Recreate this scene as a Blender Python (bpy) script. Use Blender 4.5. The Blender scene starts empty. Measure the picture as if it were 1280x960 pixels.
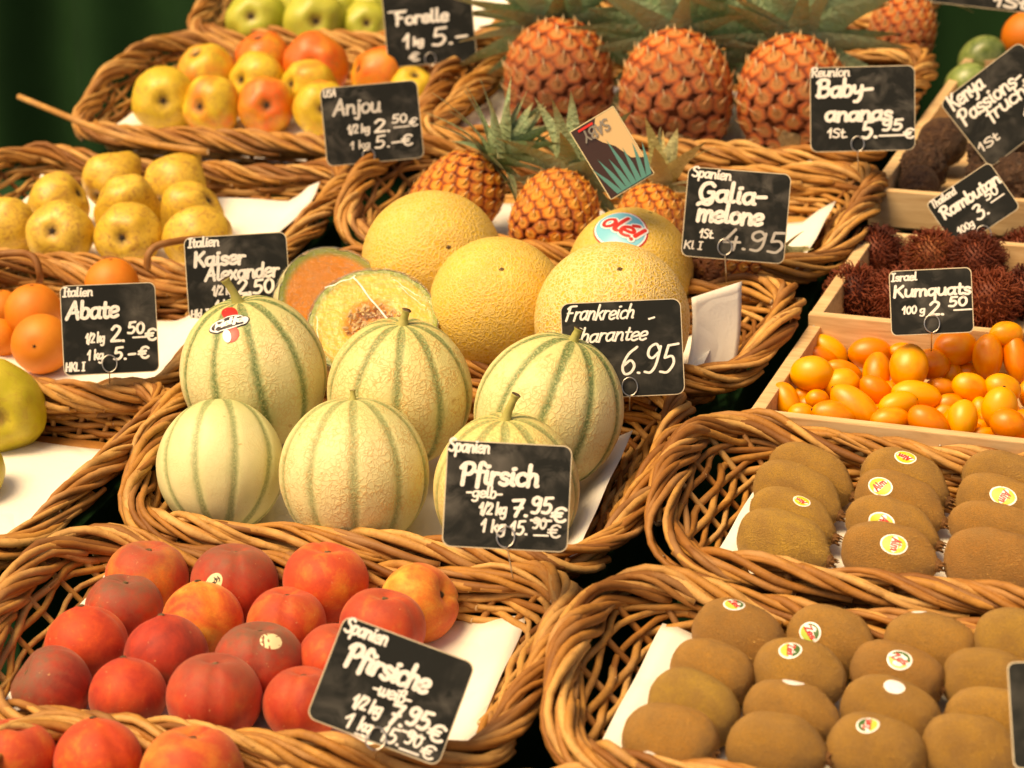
import bpy, bmesh, math, random
import numpy as np
from math import sin, cos, pi, radians, sqrt, atan2
from mathutils import Vector, Matrix, noise as mnoise

random.seed(11)
rng = np.random.default_rng(7)
scene = bpy.context.scene
col = scene.collection

# ------------------------------------------------------------------ camera
FPX = 2900.0
YAW, PITCH, DIST = radians(22), radians(16), 2.245
CF = Vector((-sin(YAW) * cos(PITCH), cos(YAW) * cos(PITCH), -sin(PITCH)))
CR = Vector((cos(YAW), sin(YAW), 0))
CU = CR.cross(CF)
LIFT = Vector((0, 0, 1.15))                 # the display stands this far above the ground
CO = LIFT - CF * DIST
cam_d = bpy.data.cameras.new('camera')
cam_d.sensor_width = 36
cam_d.lens = FPX / 1280 * 36
cam_d.clip_start = 0.05
cam_d.clip_end = 200
cam_d.dof.use_dof = True
cam_d.dof.focus_distance = 2.10
cam_d.dof.aperture_fstop = 7.0
cam = bpy.data.objects.new('camera', cam_d)
col.objects.link(cam)
cam.matrix_world = Matrix((
    (CR.x, CU.x, -CF.x, CO.x), (CR.y, CU.y, -CF.y, CO.y), (CR.z, CU.z, -CF.z, CO.z), (0, 0, 0, 1)))
scene.camera = cam

# ------------------------------------------------------------------ light
SUN_EL, SUN_AZ = radians(58), radians(215)    # azimuth from +Y, clockwise
world = bpy.data.worlds.new('World')
scene.world = world
world.use_nodes = True
wn = world.node_tree
bg = wn.nodes['Background']
sky = wn.nodes.new('ShaderNodeTexSky')
sky.sky_type = 'NISHITA'
sky.sun_disc = False
sky.sun_elevation = SUN_EL
sky.sun_rotation = SUN_AZ
sky.air_density = 0.6
sky.dust_density = 4.0
sky.ozone_density = 0.4
wn.links.new(sky.outputs[0], bg.inputs[0])
bg.inputs[1].default_value = 0.13
sun_d = bpy.data.lights.new('sun', 'SUN')
sun_d.energy = 3.8
sun_d.angle = radians(32)
sun_d.color = (1.0, 0.80, 0.52)
sun = bpy.data.objects.new('sun', sun_d)
col.objects.link(sun)
sdir = Vector((sin(SUN_AZ) * cos(SUN_EL), cos(SUN_AZ) * cos(SUN_EL), sin(SUN_EL)))
sun.rotation_mode = 'QUATERNION'
sun.rotation_quaternion = sdir.to_track_quat('Z', 'Y')
scene.view_settings.view_transform = 'Standard'
scene.view_settings.look = 'None'
scene.view_settings.exposure = 0.19
scene.view_settings.gamma = 1
scene.view_settings.use_white_balance = True
scene.view_settings.white_balance_temperature = 8300
scene.view_settings.white_balance_tint = 12
scene.cycles.use_denoising = True
scene.cycles.max_bounces = 8
scene.cycles.transparent_max_bounces = 12

# ------------------------------------------------------------------ node helper
class NT:
    def __init__(s, name):
        s.m = bpy.data.materials.new(name)
        s.m.use_nodes = True
        s.t = s.m.node_tree
        s.b = s.t.nodes['Principled BSDF']
        s.o = s.t.nodes['Material Output']
    def n(s, typ, ins=None, **props):
        nd = s.t.nodes.new('ShaderNode' + typ)
        for k, v in props.items():
            setattr(nd, k, v)
        for k, v in (ins or {}).items():
            s.set(nd.inputs[k], v)
        return nd
    def set(s, sock, v):
        if isinstance(v, bpy.types.NodeSocket):
            s.t.links.new(v, sock)
        elif isinstance(v, bpy.types.Node):
            s.t.links.new(v.outputs[0], sock)
        else:
            if sock.type == 'RGBA' and len(v) == 3:
                v = (*v, 1)
            sock.default_value = v
    def math(s, op, a, b=0.0, c=None, clamp=False):
        nd = s.n('Math', {0: a, 1: b}, operation=op, use_clamp=clamp)
        if c is not None: s.set(nd.inputs[2], c)
        return nd.outputs[0]
    def mix(s, f, a, b, mode='MIX'):
        nd = s.t.nodes.new('ShaderNodeMix')
        nd.data_type = 'RGBA'; nd.blend_type = mode
        s.set(nd.inputs[0], f); s.set(nd.inputs[6], a); s.set(nd.inputs[7], b)
        return nd.outputs[2]
    def ramp(s, f, stops, interp='LINEAR'):
        nd = s.t.nodes.new('ShaderNodeValToRGB')
        cr = nd.color_ramp; cr.interpolation = interp
        while len(cr.elements) < len(stops): cr.elements.new(0.5)
        for e, (p, c) in zip(cr.elements, stops):
            e.position = p
            e.color = (c, c, c, 1) if isinstance(c, (int, float)) else (*c, 1)
        s.set(nd.inputs[0], f)
        return nd.outputs[0]
    def coords(s, rand=True, scale=1.0):
        tc = s.n('TexCoord').outputs['Object']
        if not rand: return tc
        oi = s.n('ObjectInfo')
        r = s.math('MULTIPLY', oi.outputs['Random'], 37.0)
        cb = s.n('CombineXYZ', {0: r, 1: r, 2: r})
        return s.n('VectorMath', {0: tc, 1: cb.outputs[0]}, operation='ADD').outputs[0]
    def noise(s, co, scale, detail=3, rough=0.55, dist=0.0):
        return s.n('TexNoise', {'Vector': co, 'Scale': scale, 'Detail': detail, 'Roughness': rough, 'Distortion': dist}).outputs[0]
    def oc(s):
        return s.n('SeparateColor', {0: s.n('ObjectInfo').outputs['Color']}).outputs
    def bump(s, h, strength, dist):
        nd = s.n('Bump', {'Height': h, 'Strength': strength, 'Distance': dist})
        s.set(s.b.inputs['Normal'], nd.outputs[0])
        return nd
    def fin(s, color=None, rough=0.5, spec=0.5, sheen=0.0, sheen_tint=None, sss=0.0, sss_r=(0.01, 0.004, 0.002), coat=0.0):
        b = s.b.inputs
        if color is not None: s.set(b['Base Color'], color)
        s.set(b['Roughness'], rough)
        b['Specular IOR Level'].default_value = spec
        b['Sheen Weight'].default_value = sheen
        b['Sheen Roughness'].default_value = 0.5
        if sheen_tint: b['Sheen Tint'].default_value = (*sheen_tint, 1)
        if sss:
            b['Subsurface Weight'].default_value = sss
            b['Subsurface Radius'].default_value = sss_r
            b['Subsurface Scale'].default_value = 1.0
        b['Coat Weight'].default_value = coat
        return s.m

M = {}
def simple(name, color, rough=0.6, spec=0.4, metal=0.0):
    t = NT(name); t.fin(color, rough, spec); t.b.inputs['Metallic'].default_value = metal
    M[name] = t.m
    return t.m

# wicker rods: warm brown willow, each rod its own tone
def mk_wicker():
    t = NT('willow_rod')
    co = t.coords()
    r = t.n('ObjectInfo').outputs['Random']
    base = t.ramp(r, [(0.0, (0.19, 0.070, 0.014)), (0.3, (0.37, 0.150, 0.028)), (0.65, (0.50, 0.235, 0.048)), (1.0, (0.66, 0.38, 0.12))])
    n1 = t.noise(co, 45, 4, 0.6)
    c = t.mix(t.ramp(n1, [(0.35, 0.0), (0.7, 0.55)]), base, (0.17, 0.06, 0.016))
    n2 = t.noise(co, 260, 2, 0.6)
    c = t.mix(t.ramp(n2, [(0.6, 0.0), (0.75, 0.5)]), c, (0.16, 0.06, 0.02))
    n3 = t.noise(co, 18, 2, 0.5)
    c = t.mix(t.ramp(n3, [(0.5, 0.0), (0.75, 0.35)]), c, (0.62, 0.38, 0.17))
    t.bump(t.math('ADD', n1, n2), 0.35, 0.0012)
    M['rod'] = t.fin(c, 0.62, 0.3)
    simple('rod_end', (0.72, 0.52, 0.30), 0.8)
mk_wicker()

def mk_pine():
    t = NT('pine_board')
    tc = t.n('TexCoord').outputs['Object']
    oi = t.n('ObjectInfo').outputs['Random']
    off = t.n('CombineXYZ', {0: t.math('MULTIPLY', oi, 9.0), 1: t.math('MULTIPLY', oi, 5.0), 2: oi})
    v = t.n('VectorMath', {0: tc, 1: off.outputs[0]}, operation='ADD').outputs[0]
    mp = t.n('Mapping', {'Vector': v, 'Scale': (1.2, 14, 14)})
    n1 = t.noise(mp.outputs[0], 7, 5, 0.6, 1.5)
    n2 = t.noise(v, 9, 2)
    c = t.ramp(n1, [(0.3, (0.48, 0.29, 0.13)), (0.5, (0.62, 0.42, 0.21)), (0.7, (0.72, 0.52, 0.28))])
    c = t.mix(t.ramp(n2, [(0.45, 0.0), (0.8, 0.5)]), c, (0.46, 0.26, 0.11))
    t.bump(n1, 0.25, 0.001)
    M['pine'] = t.fin(c, 0.65, 0.3)
mk_pine()

def mk_cloth():
    t = NT('dark_green_cloth')
    co = t.coords(False)
    n = t.noise(co, 14, 4)
    w = t.n('TexWave', {'Vector': co, 'Scale': 260.0, 'Distortion': 1.0})
    c = t.mix(n, (0.006, 0.028, 0.008), (0.012, 0.050, 0.014))
    t.bump(w.outputs[1], 0.3, 0.0005)
    M['cloth'] = t.fin(c, 0.9, 0.15)
    t = NT('curtain_cloth')
    co = t.coords(False)
    n = t.noise(co, 5, 3)
    c = t.mix(n, (0.003, 0.014, 0.0035), (0.010, 0.040, 0.010))
    M['curtain'] = t.fin(c, 0.85, 0.1)
mk_cloth()

def mk_paper():
    t = NT('cream_paper')
    co = t.coords(False)
    n = t.noise(co, 9, 3)
    n2 = t.noise(co, 320, 2)
    c = t.mix(n, (0.80, 0.75, 0.64), (0.86, 0.82, 0.73))
    cr = t.ramp(t.math('ABSOLUTE', t.math('SUBTRACT', t.noise(co, 7, 2, 0.5, 0.6), 0.5)), [(0.0, 0.0), (0.03, 1.0)])
    c = t.mix(t.ramp(t.noise(co, 22, 4, 0.7), [(0.58, 0.0), (0.72, 0.12)]), c, (0.66, 0.52, 0.33))
    t.bump(t.math('ADD', t.math('MULTIPLY', cr, 2.0), n2), 0.14, 0.002)
    M['paper'] = t.fin(c, 0.75, 0.25)
mk_paper()

def mk_peach():
    t = NT('peach_skin')
    co = t.coords()
    oc = t.oc()
    n = t.noise(co, 1.05, 4, 0.6, 0.5)
    n2 = t.noise(co, 5.0, 5, 0.65)
    n3 = t.noise(co, 26.0, 3, 0.6)
    f = t.math('ADD', t.math('ADD', n, t.math('MULTIPLY', t.math('SUBTRACT', n2, 0.5), 0.3)), t.math('SUBTRACT', oc[0], 0.5))
    c = t.ramp(f, [(0.18, (0.26, 0.022, 0.012)), (0.38, (0.46, 0.036, 0.014)), (0.58, (0.64, 0.075, 0.018)), (0.78, (0.78, 0.23, 0.030)), (0.96, (0.84, 0.46, 0.07))])
    # dusty brown-grey bloom near the stem end
    z = t.n('SeparateXYZ', {0: t.n('TexCoord').outputs['Object']}).outputs[2]
    g = t.math('MULTIPLY', t.ramp(t.math('ADD', t.math('MULTIPLY', z, 0.5), t.math('MULTIPLY', n2, 0.9)), [(0.40, 0.0), (0.90, 1.0)]), t.math('MULTIPLY', oc[1], 1.2, clamp=True))
    c = t.mix(g, c, (0.20, 0.085, 0.045))
    sp = t.ramp(t.noise(co, 9.0, 2, 0.5), [(0.70, 0.0), (0.76, 1.0)])
    sp = t.math('MULTIPLY', sp, t.ramp(n3, [(0.45, 0.0), (0.6, 1.0)]))
    c = t.mix(t.math('MULTIPLY', sp, 0.8), c, (0.66, 0.38, 0.16))
    c = t.mix(t.ramp(n3, [(0.35, 0.18), (0.6, 0.0)]), c, (0.27, 0.02, 0.012))
    t.bump(t.math('ADD', n3, t.noise(co, 120, 2)), 0.12, 0.02)
    M['peach'] = t.fin(c, 0.6, 0.3, 0.25, (1.0, 0.62, 0.45), 0.04)
mk_peach()

def mk_kiwi():
    t = NT('kiwi_skin')
    co = t.coords()
    oc = t.oc()
    n = t.noise(co, 1.6, 3, 0.6)
    n2 = t.noise(co, 26, 4, 0.75)
    mp = t.n('Mapping', {'Vector': co, 'Scale': (7, 24, 24)})
    n3 = t.noise(mp.outputs[0], 1.6, 4, 0.7)
    c0 = t.mix(oc[0], (0.68, 0.28, 0.045), (0.78, 0.46, 0.055))
    c = t.mix(t.ramp(n, [(0.35, 0.0), (0.7, 0.75)]), c0, (0.44, 0.22, 0.055))
    c = t.mix(t.ramp(n2, [(0.46, 0.0), (0.66, 0.75)]), c, (0.26, 0.12, 0.030))
    c = t.mix(t.ramp(n3, [(0.5, 0.0), (0.66, 0.6)]), c, (0.56, 0.33, 0.12))
    x = t.n('SeparateXYZ', {0: t.n('TexCoord').outputs['Object']}).outputs[0]
    e = t.ramp(x, [(0.55, 0.0), (0.9, 0.0)])
    t.bump(t.math('ADD', n2, n3), 0.7, 0.03)
    c = t.mix(t.math('MULTIPLY', t.n('ObjectInfo').outputs['Random'], 0.25), c, (0.16, 0.065, 0.016))
    M['kiwi'] = t.fin(c, 0.5, 0.4, 0.3, (0.95, 0.62, 0.28))
    t = NT('kiwi_fuzz'); oc = t.oc(); n = t.noise(t.coords(), 24, 3, 0.8); n1 = t.noise(t.coords(), 1.6, 3)
    c = t.mix(t.ramp(n, [(0.35, 0.0), (0.65, 1.0)]), (0.42, 0.18, 0.030), (0.92, 0.56, 0.15))
    c = t.mix(t.math('MULTIPLY', n1, oc[0]), c, (0.74, 0.54, 0.10))
    c = t.mix(t.math('MULTIPLY', oc[1], 0.30), c, (0.24, 0.10, 0.022))
    M['kiwi_fuzz'] = t.fin(c, 0.5, 0.3)
    t = NT('kiwi_tip'); n = t.noise(t.coords(), 6, 3)
    M['kiwi_tip'] = t.fin(t.mix(n, (0.05, 0.02, 0.008), (0.26, 0.12, 0.04)), 0.8, 0.2)
mk_kiwi()

def stripe_mask(t, ribs, width, warp=0.05):
    tc = t.n('TexCoord').outputs['Object']
    sp = t.n('SeparateXYZ', {0: tc}).outputs
    ang = t.math('ARCTAN2', sp[1], sp[0])
    wn_ = t.math('MULTIPLY', t.math('SUBTRACT', t.noise(t.coords(), 1.5, 2), 0.5), warp)
    a = t.math('ADD', t.math('MULTIPLY', ang, ribs / (2 * pi)), t.math('ADD', wn_, 100.0))
    fr = t.math('ABSOLUTE', t.math('SUBTRACT', t.math('FRACT', a), 0.5))
    return fr, sp, tc

def mk_charentais():
    t = NT('charentais_rind')
    co = t.coords()
    oc = t.oc()
    fr, sp, tc = stripe_mask(t, 10, 0.06, 0.12)
    rag = t.math('MULTIPLY', t.math('SUBTRACT', t.noise(co, 17, 5, 0.8), 0.5), 0.26)
    # stripe brightest in the seam (fract = 0.5 -> fr = 0)
    frn = t.math('ADD', fr, rag)
    polew = t.math('MULTIPLY', t.math('POWER', t.math('ABSOLUTE', sp[2]), 6.0), 0.22)
    stripe = t.n('MapRange', {0: t.math('SUBTRACT', frn, polew), 1: 0.035, 2: 0.13, 3: 1.0, 4: 0.0}).outputs[0]
    halo = t.n('MapRange', {0: frn, 1: 0.05, 2: 0.26, 3: 1.0, 4: 0.0}).outputs[0]
    speck = t.ramp(t.noise(co, 34, 3, 0.7), [(0.36, 0.35), (0.55, 1.0)])
    stripe = t.math('MULTIPLY', t.math('MULTIPLY', stripe, speck), oc[0])
    base = t.mix(t.ramp(t.noise(co, 1.4, 3), [(0.3, 0.0), (0.7, 1.0)]), (0.62, 0.60, 0.29), (0.76, 0.68, 0.36))
    base = t.mix(oc[1], base, (0.78, 0.62, 0.24))
    gt = t.ramp(sp[2], [(0.45, 0.0), (0.98, 0.45)])
    base = t.mix(gt, base, (0.48, 0.50, 0.13))
    base = t.mix(t.math('MULTIPLY', t.math('MULTIPLY', halo, oc[0]), 0.55), base, (0.44, 0.50, 0.20))
    vo = t.n('TexVoronoi', {'Vector': t.n('VectorMath', {0: co, 1: t.n('VectorMath', {0: t.n('TexNoise', {'Vector': co, 'Scale': 7.0, 'Detail': 2.0}).outputs[1], 1: (0.22, 0.22, 0.22)}, operation='MULTIPLY').outputs[0]}, operation='ADD').outputs[0], 'Scale': 13.0, 'Randomness': 1.0}, feature='DISTANCE_TO_EDGE')
    net = t.ramp(vo.outputs[0], [(0.0, 1.0), (0.10, 0.25), (0.2, 0.0)])
    gate = t.ramp(t.noise(co, 3.2, 3), [(0.36, 0.15), (0.6, 1.0)])
    net = t.math('MULTIPLY', net, t.math('MULTIPLY', gate, oc[2]))
    netc = t.mix(t.math('MULTIPLY', net, 0.85), base, (0.62, 0.34, 0.10))
    c = t.mix(t.math('MULTIPLY', stripe, 0.88), netc, (0.085, 0.15, 0.045))
    sc = t.math('MULTIPLY', t.ramp(t.noise(co, 4.5, 2), [(0.70, 0.0), (0.74, 1.0)]), 0.6)
    c = t.mix(sc, c, (0.46, 0.27, 0.08))
    t.bump(t.math('SUBTRACT', t.math('MULTIPLY', net, 1.0), t.math('MULTIPLY', stripe, 0.4)), 0.22, 0.005)
    M['charentais'] = t.fin(c, 0.5, 0.35, 0, None, 0.0)
mk_charentais()

def mk_galia():
    t = NT('galia_rind')
    co = t.coords()
    tcx = t.n('TexCoord').outputs['Object']
    oc = t.oc()
    z = t.n('SeparateXYZ', {0: tcx}).outputs[2]
    wv = t.n('VectorMath', {0: co, 1: t.n('VectorMath', {0: t.n('TexNoise', {'Vector': co, 'Scale': 9.0, 'Detail': 2.0}).outputs[1], 1: (0.12, 0.12, 0.12)}, operation='MULTIPLY').outputs[0]}, operation='ADD').outputs[0]
    vo = t.n('TexVoronoi', {'Vector': wv, 'Scale': t.math('ADD', 17.0, t.math('MULTIPLY', oc[0], 2.0))}, feature='DISTANCE_TO_EDGE')
    net = t.ramp(vo.outputs[0], [(0.0, 1.0), (0.12, 0.6), (0.24, 0.0)])
    net = t.math('MULTIPLY', net, t.math('ADD', 0.30, t.math('MULTIPLY', oc[0], 0.7)))
    b1 = t.mix(t.ramp(t.noise(co, 2.0, 4), [(0.3, 0.0), (0.7, 1.0)]), (0.62, 0.37, 0.040), (0.72, 0.47, 0.065))
    c = t.mix(net, b1, (0.82, 0.62, 0.28))
    spk = t.math('MULTIPLY', t.ramp(t.noise(co, 16, 3), [(0.66, 0.0), (0.72, 1.0)]), 0.45)
    c = t.mix(spk, c, (0.42, 0.20, 0.04))
    t.bump(net, 0.35, 0.006)
    M['galia'] = t.fin(c, 0.5, 0.35)
mk_galia()

def mk_pear(name, cols, blush, spots, rough=0.38):
    t = NT(name)
    co = t.coords()
    oc = t.oc()
    n = t.noise(co, 1.3, 4, 0.6)
    c = t.ramp(n, [(0.3, cols[0]), (0.7, cols[1])])
    if blush:
        f = t.math('ADD', t.noise(co, 0.8, 3, 0.55, 0.4), t.math('SUBTRACT', oc[0], 0.5))
        c = t.mix(t.ramp(f, [(0.50, 0.0), (0.64, 0.6), (0.80, 1.0)]), c, (0.74, 0.13, 0.02))
    z = t.n('SeparateXYZ', {0: t.n('TexCoord').outputs['Object']}).outputs
    d = t.math('SQRT', t.math('ADD', t.math('MULTIPLY', z[0], z[0]), t.math('MULTIPLY', z[1], z[1])))
    d2 = t.math('ADD', d, t.math('MULTIPLY', t.math('SUBTRACT', t.noise(co, 8, 3), 0.5), 0.25))
    ring = t.math('MULTIPLY', t.n('MapRange', {0: d2, 1: 0.10, 2: 0.28, 3: 1.0, 4: 0.0}).outputs[0], t.math('GREATER_THAN', z[2], 0.0))
    c = t.mix(t.math('MULTIPLY', ring, 0.8), c, (0.17, 0.09, 0.02))
    s1 = t.ramp(t.noise(co, 38, 2), [(0.60, 0.0), (0.68, 1.0)])
    s2 = t.ramp(t.noise(co, 3.4, 6, 0.75, 1.6), [(0.49, 0.0), (0.62, 1.0)])
    c = t.mix(t.math('MULTIPLY', s1, 0.5 * spots), c, (0.35, 0.17, 0.03))
    c = t.mix(t.math('MULTIPLY', s2, 0.6 * spots, clamp=True), c, (0.40, 0.19, 0.04))
    t.bump(t.noise(co, 45, 3), 0.1, 0.02)
    M[name] = t.fin(c, rough, 0.45, sss=0.03)
mk_pear('anjou_skin', [(0.58, 0.38, 0.025), (0.76, 0.54, 0.06)], True, 0.9)
mk_pear('green_pear_skin', [(0.36, 0.40, 0.04), (0.52, 0.50, 0.07)], False, 0.3)
mk_pear('russet_pear_skin', [(0.62, 0.38, 0.035), (0.76, 0.52, 0.08)], False, 1.5)
mk_pear('big_pear_skin', [(0.44, 0.38, 0.02), (0.60, 0.49, 0.05)], False, 0.5)

def mk_citrus(name, c1, c2, rough=0.32):
    t = NT(name)
    co = t.coords()
    oc = t.oc()
    n = t.noise(co, 1.2, 3)
    vo = t.n('TexVoronoi', {'Vector': co, 'Scale': 14.0}, feature='F1')
    c = t.mix(t.ramp(t.math('ADD', n, t.math('SUBTRACT', oc[0], 0.5)), [(0.3, 0.0), (0.7, 1.0)]), c1, c2)
    pore = t.ramp(vo.outputs[0], [(0.0, 1.0), (0.25, 0.0)])
    c = t.mix(t.math('MULTIPLY', pore, 0.25), c, c1)
    t.bump(pore, -0.22, 0.02)
    M[name] = t.fin(c, rough, 0.5, sss=0.05)
mk_citrus('kumquat_skin', (0.78, 0.20, 0.004), (0.84, 0.36, 0.010), 0.36)
mk_citrus('orange_skin', (0.66, 0.17, 0.010), (0.72, 0.24, 0.018), 0.55)

def mk_pineapple(name, edge, mid, tip):
    t = NT(name)
    at = t.n('Attribute', attribute_name='ring').outputs['Fac']
    co = t.coords()
    r = t.n('ObjectInfo').outputs['Random']
    n = t.noise(co, 3.5, 4, 0.7)
    a = t.math('ADD', at, t.math('MULTIPLY', t.math('SUBTRACT', n, 0.5), 0.55))
    c = t.ramp(a, [(0.0, tip), (0.20, mid), (0.42, mid), (0.60, edge), (0.86, (0.26, 0.035, 0.008))])
    c = t.mix(t.math('MULTIPLY', r, 0.4), c, (0.50, 0.17, 0.045))
    oc = t.oc()
    c = t.mix(oc[0], c, (0.14, 0.045, 0.018))
    t.bump(n, 0.4, 0.05)
    M[name] = t.fin(c, 0.5, 0.35)
mk_pineapple('pineapple_scale', (0.82, 0.15, 0.012), (0.64, 0.30, 0.085), (0.86, 0.68, 0.40))
mk_pineapple('small_pineapple_scale', (0.86, 0.25, 0.015), (0.80, 0.38, 0.06), (0.80, 0.55, 0.28))
simple('pineapple_core', (0.22, 0.05, 0.010), 0.7)
def mk_dry():
    t = NT('dry_stem'); co = t.coords(); n = t.noise(co, 5, 5, 0.7)
    t.bump(n, 0.8, 0.1)
    M['dry'] = t.fin(t.ramp(n, [(0.30, (0.05, 0.025, 0.012)), (0.55, (0.30, 0.20, 0.10)), (0.7, (0.5, 0.38, 0.22))]), 0.85, 0.2)
    t = NT('stem_green'); co = t.coords(); n = t.noise(co, 8, 4)
    M['stem'] = t.fin(t.mix(n, (0.26, 0.28, 0.06), (0.50, 0.42, 0.14)), 0.6, 0.3)
    t = NT('pineapple_leaf')
    at = t.n('Attribute', attribute_name='ring').outputs['Fac']
    r = t.n('ObjectInfo').outputs['Random']
    co = t.coords(); n = t.noise(co, 18, 3); oc = t.oc()
    c = t.mix(r, (0.16, 0.28, 0.12), (0.36, 0.48, 0.27))
    c = t.mix(t.ramp(n, [(0.4, 0.0), (0.7, 0.6)]), c, (0.42, 0.45, 0.25))
    c = t.mix(t.ramp(at, [(0.75, 0.0), (1.0, 0.7)]), c, (0.45, 0.30, 0.12))
    c = t.mix(oc[0], c, (0.62, 0.40, 0.12))
    c = t.mix(t.ramp(t.noise(co, 5, 4, 0.7), [(0.55, 0.0), (0.68, 0.45)]), c, (0.40, 0.30, 0.12))
    t.bump(n, 0.4, 0.02)
    M['leaf'] = t.fin(c, 0.5, 0.4)
    t = NT('rambutan_hair'); r = t.noise(t.coords(), 3, 2)
    M['rambutan'] = t.fin(t.ramp(r, [(0.3, (0.07, 0.012, 0.005)), (0.55, (0.20, 0.040, 0.014)), (0.75, (0.36, 0.13, 0.035))]), 0.6, 0.3)
    t = NT('passion_skin'); co = t.coords(); n = t.noise(co, 4, 5, 0.7)
    c = t.ramp(n, [(0.3, (0.035, 0.018, 0.012)), (0.55, (0.13, 0.065, 0.035)), (0.75, (0.27, 0.15, 0.07))])
    t.bump(n, 0.7, 0.08)
    M['passion'] = t.fin(c, 0.5, 0.4)
    t = NT('avocado_skin'); co = t.coords(); n = t.noise(co, 3, 4, 0.6)
    M['green_fruit'] = t.fin(t.ramp(n, [(0.3, (0.10, 0.16, 0.03)), (0.6, (0.26, 0.33, 0.10)), (0.8, (0.42, 0.42, 0.18))]), 0.3, 0.5)
mk_dry()

def mk_flesh():
    t = NT('melon_flesh')
    co = t.coords(False); oc = t.oc()
    z = t.n('SeparateXYZ', {0: co}).outputs
    d = t.math('SQRT', t.math('ADD', t.math('MULTIPLY', z[0], z[0]), t.math('MULTIPLY', z[1], z[1])))
    n = t.noise(co, 4, 4)
    d2 = t.math('ADD', d, t.math('MULTIPLY', t.math('SUBTRACT', n, 0.5), 0.06))
    ora = t.mix(oc[0], (0.94, 0.34, 0.03), (0.94, 0.58, 0.08))
    c = t.ramp(d2, [(0.30, 0.0), (0.5, 1.0)])
    c = t.mix(c, t.mix(n, (0.74, 0.20, 0.02), (0.86, 0.46, 0.09)), ora)
    g = t.ramp(d2, [(0.84, 0.0), (0.93, 1.0)])
    c = t.mix(g, c, (0.34, 0.40, 0.06))
    t.bump(t.noise(co, 9, 3), 0.15, 0.02)
    M['flesh'] = t.fin(c, 0.3, 0.5, sss=0.1)
    simple('melon_seed', (0.74, 0.52, 0.22), 0.35)
    t = NT('cling_film')
    tr = t.n('BsdfTransparent'); gl = t.n('BsdfGlossy', {'Roughness': 0.16})
    co = t.coords(False)
    mp = t.n('Mapping', {'Vector': co, 'Scale': (2, 9, 2), 'Rotation': (0, 0, 0.5)})
    n = t.noise(mp.outputs[0], 3, 4, 0.6, 1.5)
    bp = t.n('Bump', {'Height': n, 'Strength': 0.6, 'Distance': 0.03})
    t.set(gl.inputs['Normal'], bp.outputs[0])
    lw = t.n('LayerWeight', {'Blend': 0.35, 'Normal': bp.outputs[0]}).outputs['Facing']
    fac = t.math('ADD', 0.10, t.math('MULTIPLY', t.math('POWER', lw, 3.0), 0.55), clamp=True)
    mx = t.n('MixShader', {0: fac, 1: tr.outputs[0], 2: gl.outputs[0]})
    mp2 = t.n('Mapping', {'Vector': co, 'Scale': (2.2, 5, 2), 'Rotation': (0, 0, -0.6)})
    rn = t.noise(mp2.outputs[0], 1.6, 4, 0.6, 1.2)
    rid = t.ramp(t.math('ABSOLUTE', t.math('SUBTRACT', rn, 0.5)), [(0.0, 0.6), (0.006, 0.2), (0.012, 0.0)])  # whitened film creases that also carry painted white glints
    wh = t.n('BsdfTranslucent', {'Color': (0.9, 0.88, 0.84, 1)}); wd = t.n('BsdfDiffuse', {'Color': (0.9, 0.88, 0.84, 1)})
    ww = t.n('MixShader', {0: 0.5, 1: wh.outputs[0], 2: wd.outputs[0]})
    mx = t.n('MixShader', {0: rid, 1: mx.outputs[0], 2: ww.outputs[0]})
    t.t.links.new(mx.outputs[0], t.o.inputs[0])
    simple('film_seam', (0.85, 0.80, 0.70), 0.25)
    M['film'] = t.m
mk_flesh()

def mk_card():
    t = NT('chalkboard_black')
    co = t.coords()
    n = t.noise(co, 40, 4, 0.6, 0.8); n2 = t.noise(co, 16, 3, 0.6, 0.4)
    f = t.math('MULTIPLY', t.ramp(n, [(0.42, 0.0), (0.7, 1.0)]), t.ramp(n2, [(0.42, 0.0), (0.65, 1.0)]))
    c = t.mix(t.math('MULTIPLY', f, 0.42), (0.011, 0.012, 0.010), (0.22, 0.20, 0.17))
    M['black'] = t.fin(c, 0.6, 0.15)
    t = NT('chalk_white')
    n = t.noise(t.coords(False), 900, 3, 0.7); oc = t.oc()
    c = t.ramp(n, [(0.30, (0.45, 0.42, 0.36)), (0.5, (0.86, 0.82, 0.74))])
    c = t.mix(oc[0], c, (0.22, 0.20, 0.17))
    M['chalk'] = t.fin(c, 0.8, 0.2)
    t = NT('board_edge'); n = t.noise(t.coords(False), 90, 3)
    M['edge'] = t.fin(t.mix(n, (0.42, 0.33, 0.2), (0.75, 0.66, 0.48)), 0.7, 0.2)
    simple('wire', (0.62, 0.58, 0.5), 0.28, 0.5, 1.0)
mk_card()
simple('sticker_white', (0.85, 0.83, 0.78), 0.35)
simple('sticker_green', (0.05, 0.13, 0.025), 0.35)
simple('sticker_lime', (0.42, 0.55, 0.08), 0.35)
simple('sticker_red', (0.65, 0.03, 0.02), 0.35)
simple('sticker_yellow', (0.80, 0.55, 0.03), 0.35)
simple('sticker_cream', (0.80, 0.68, 0.38), 0.4)
simple('sticker_ink', (0.03, 0.02, 0.02), 0.4)
simple('sticker_blue', (0.16, 0.50, 0.62), 0.3)
simple('tag_brown', (0.045, 0.02, 0.012), 0.3)
simple('tag_tan', (0.62, 0.42, 0.20), 0.3)
simple('tag_teal', (0.08, 0.24, 0.20), 0.3)
simple('calyx_dark', (0.035, 0.02, 0.01), 0.9)
simple('stone_grey', (0.30, 0.28, 0.25), 0.9)

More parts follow.
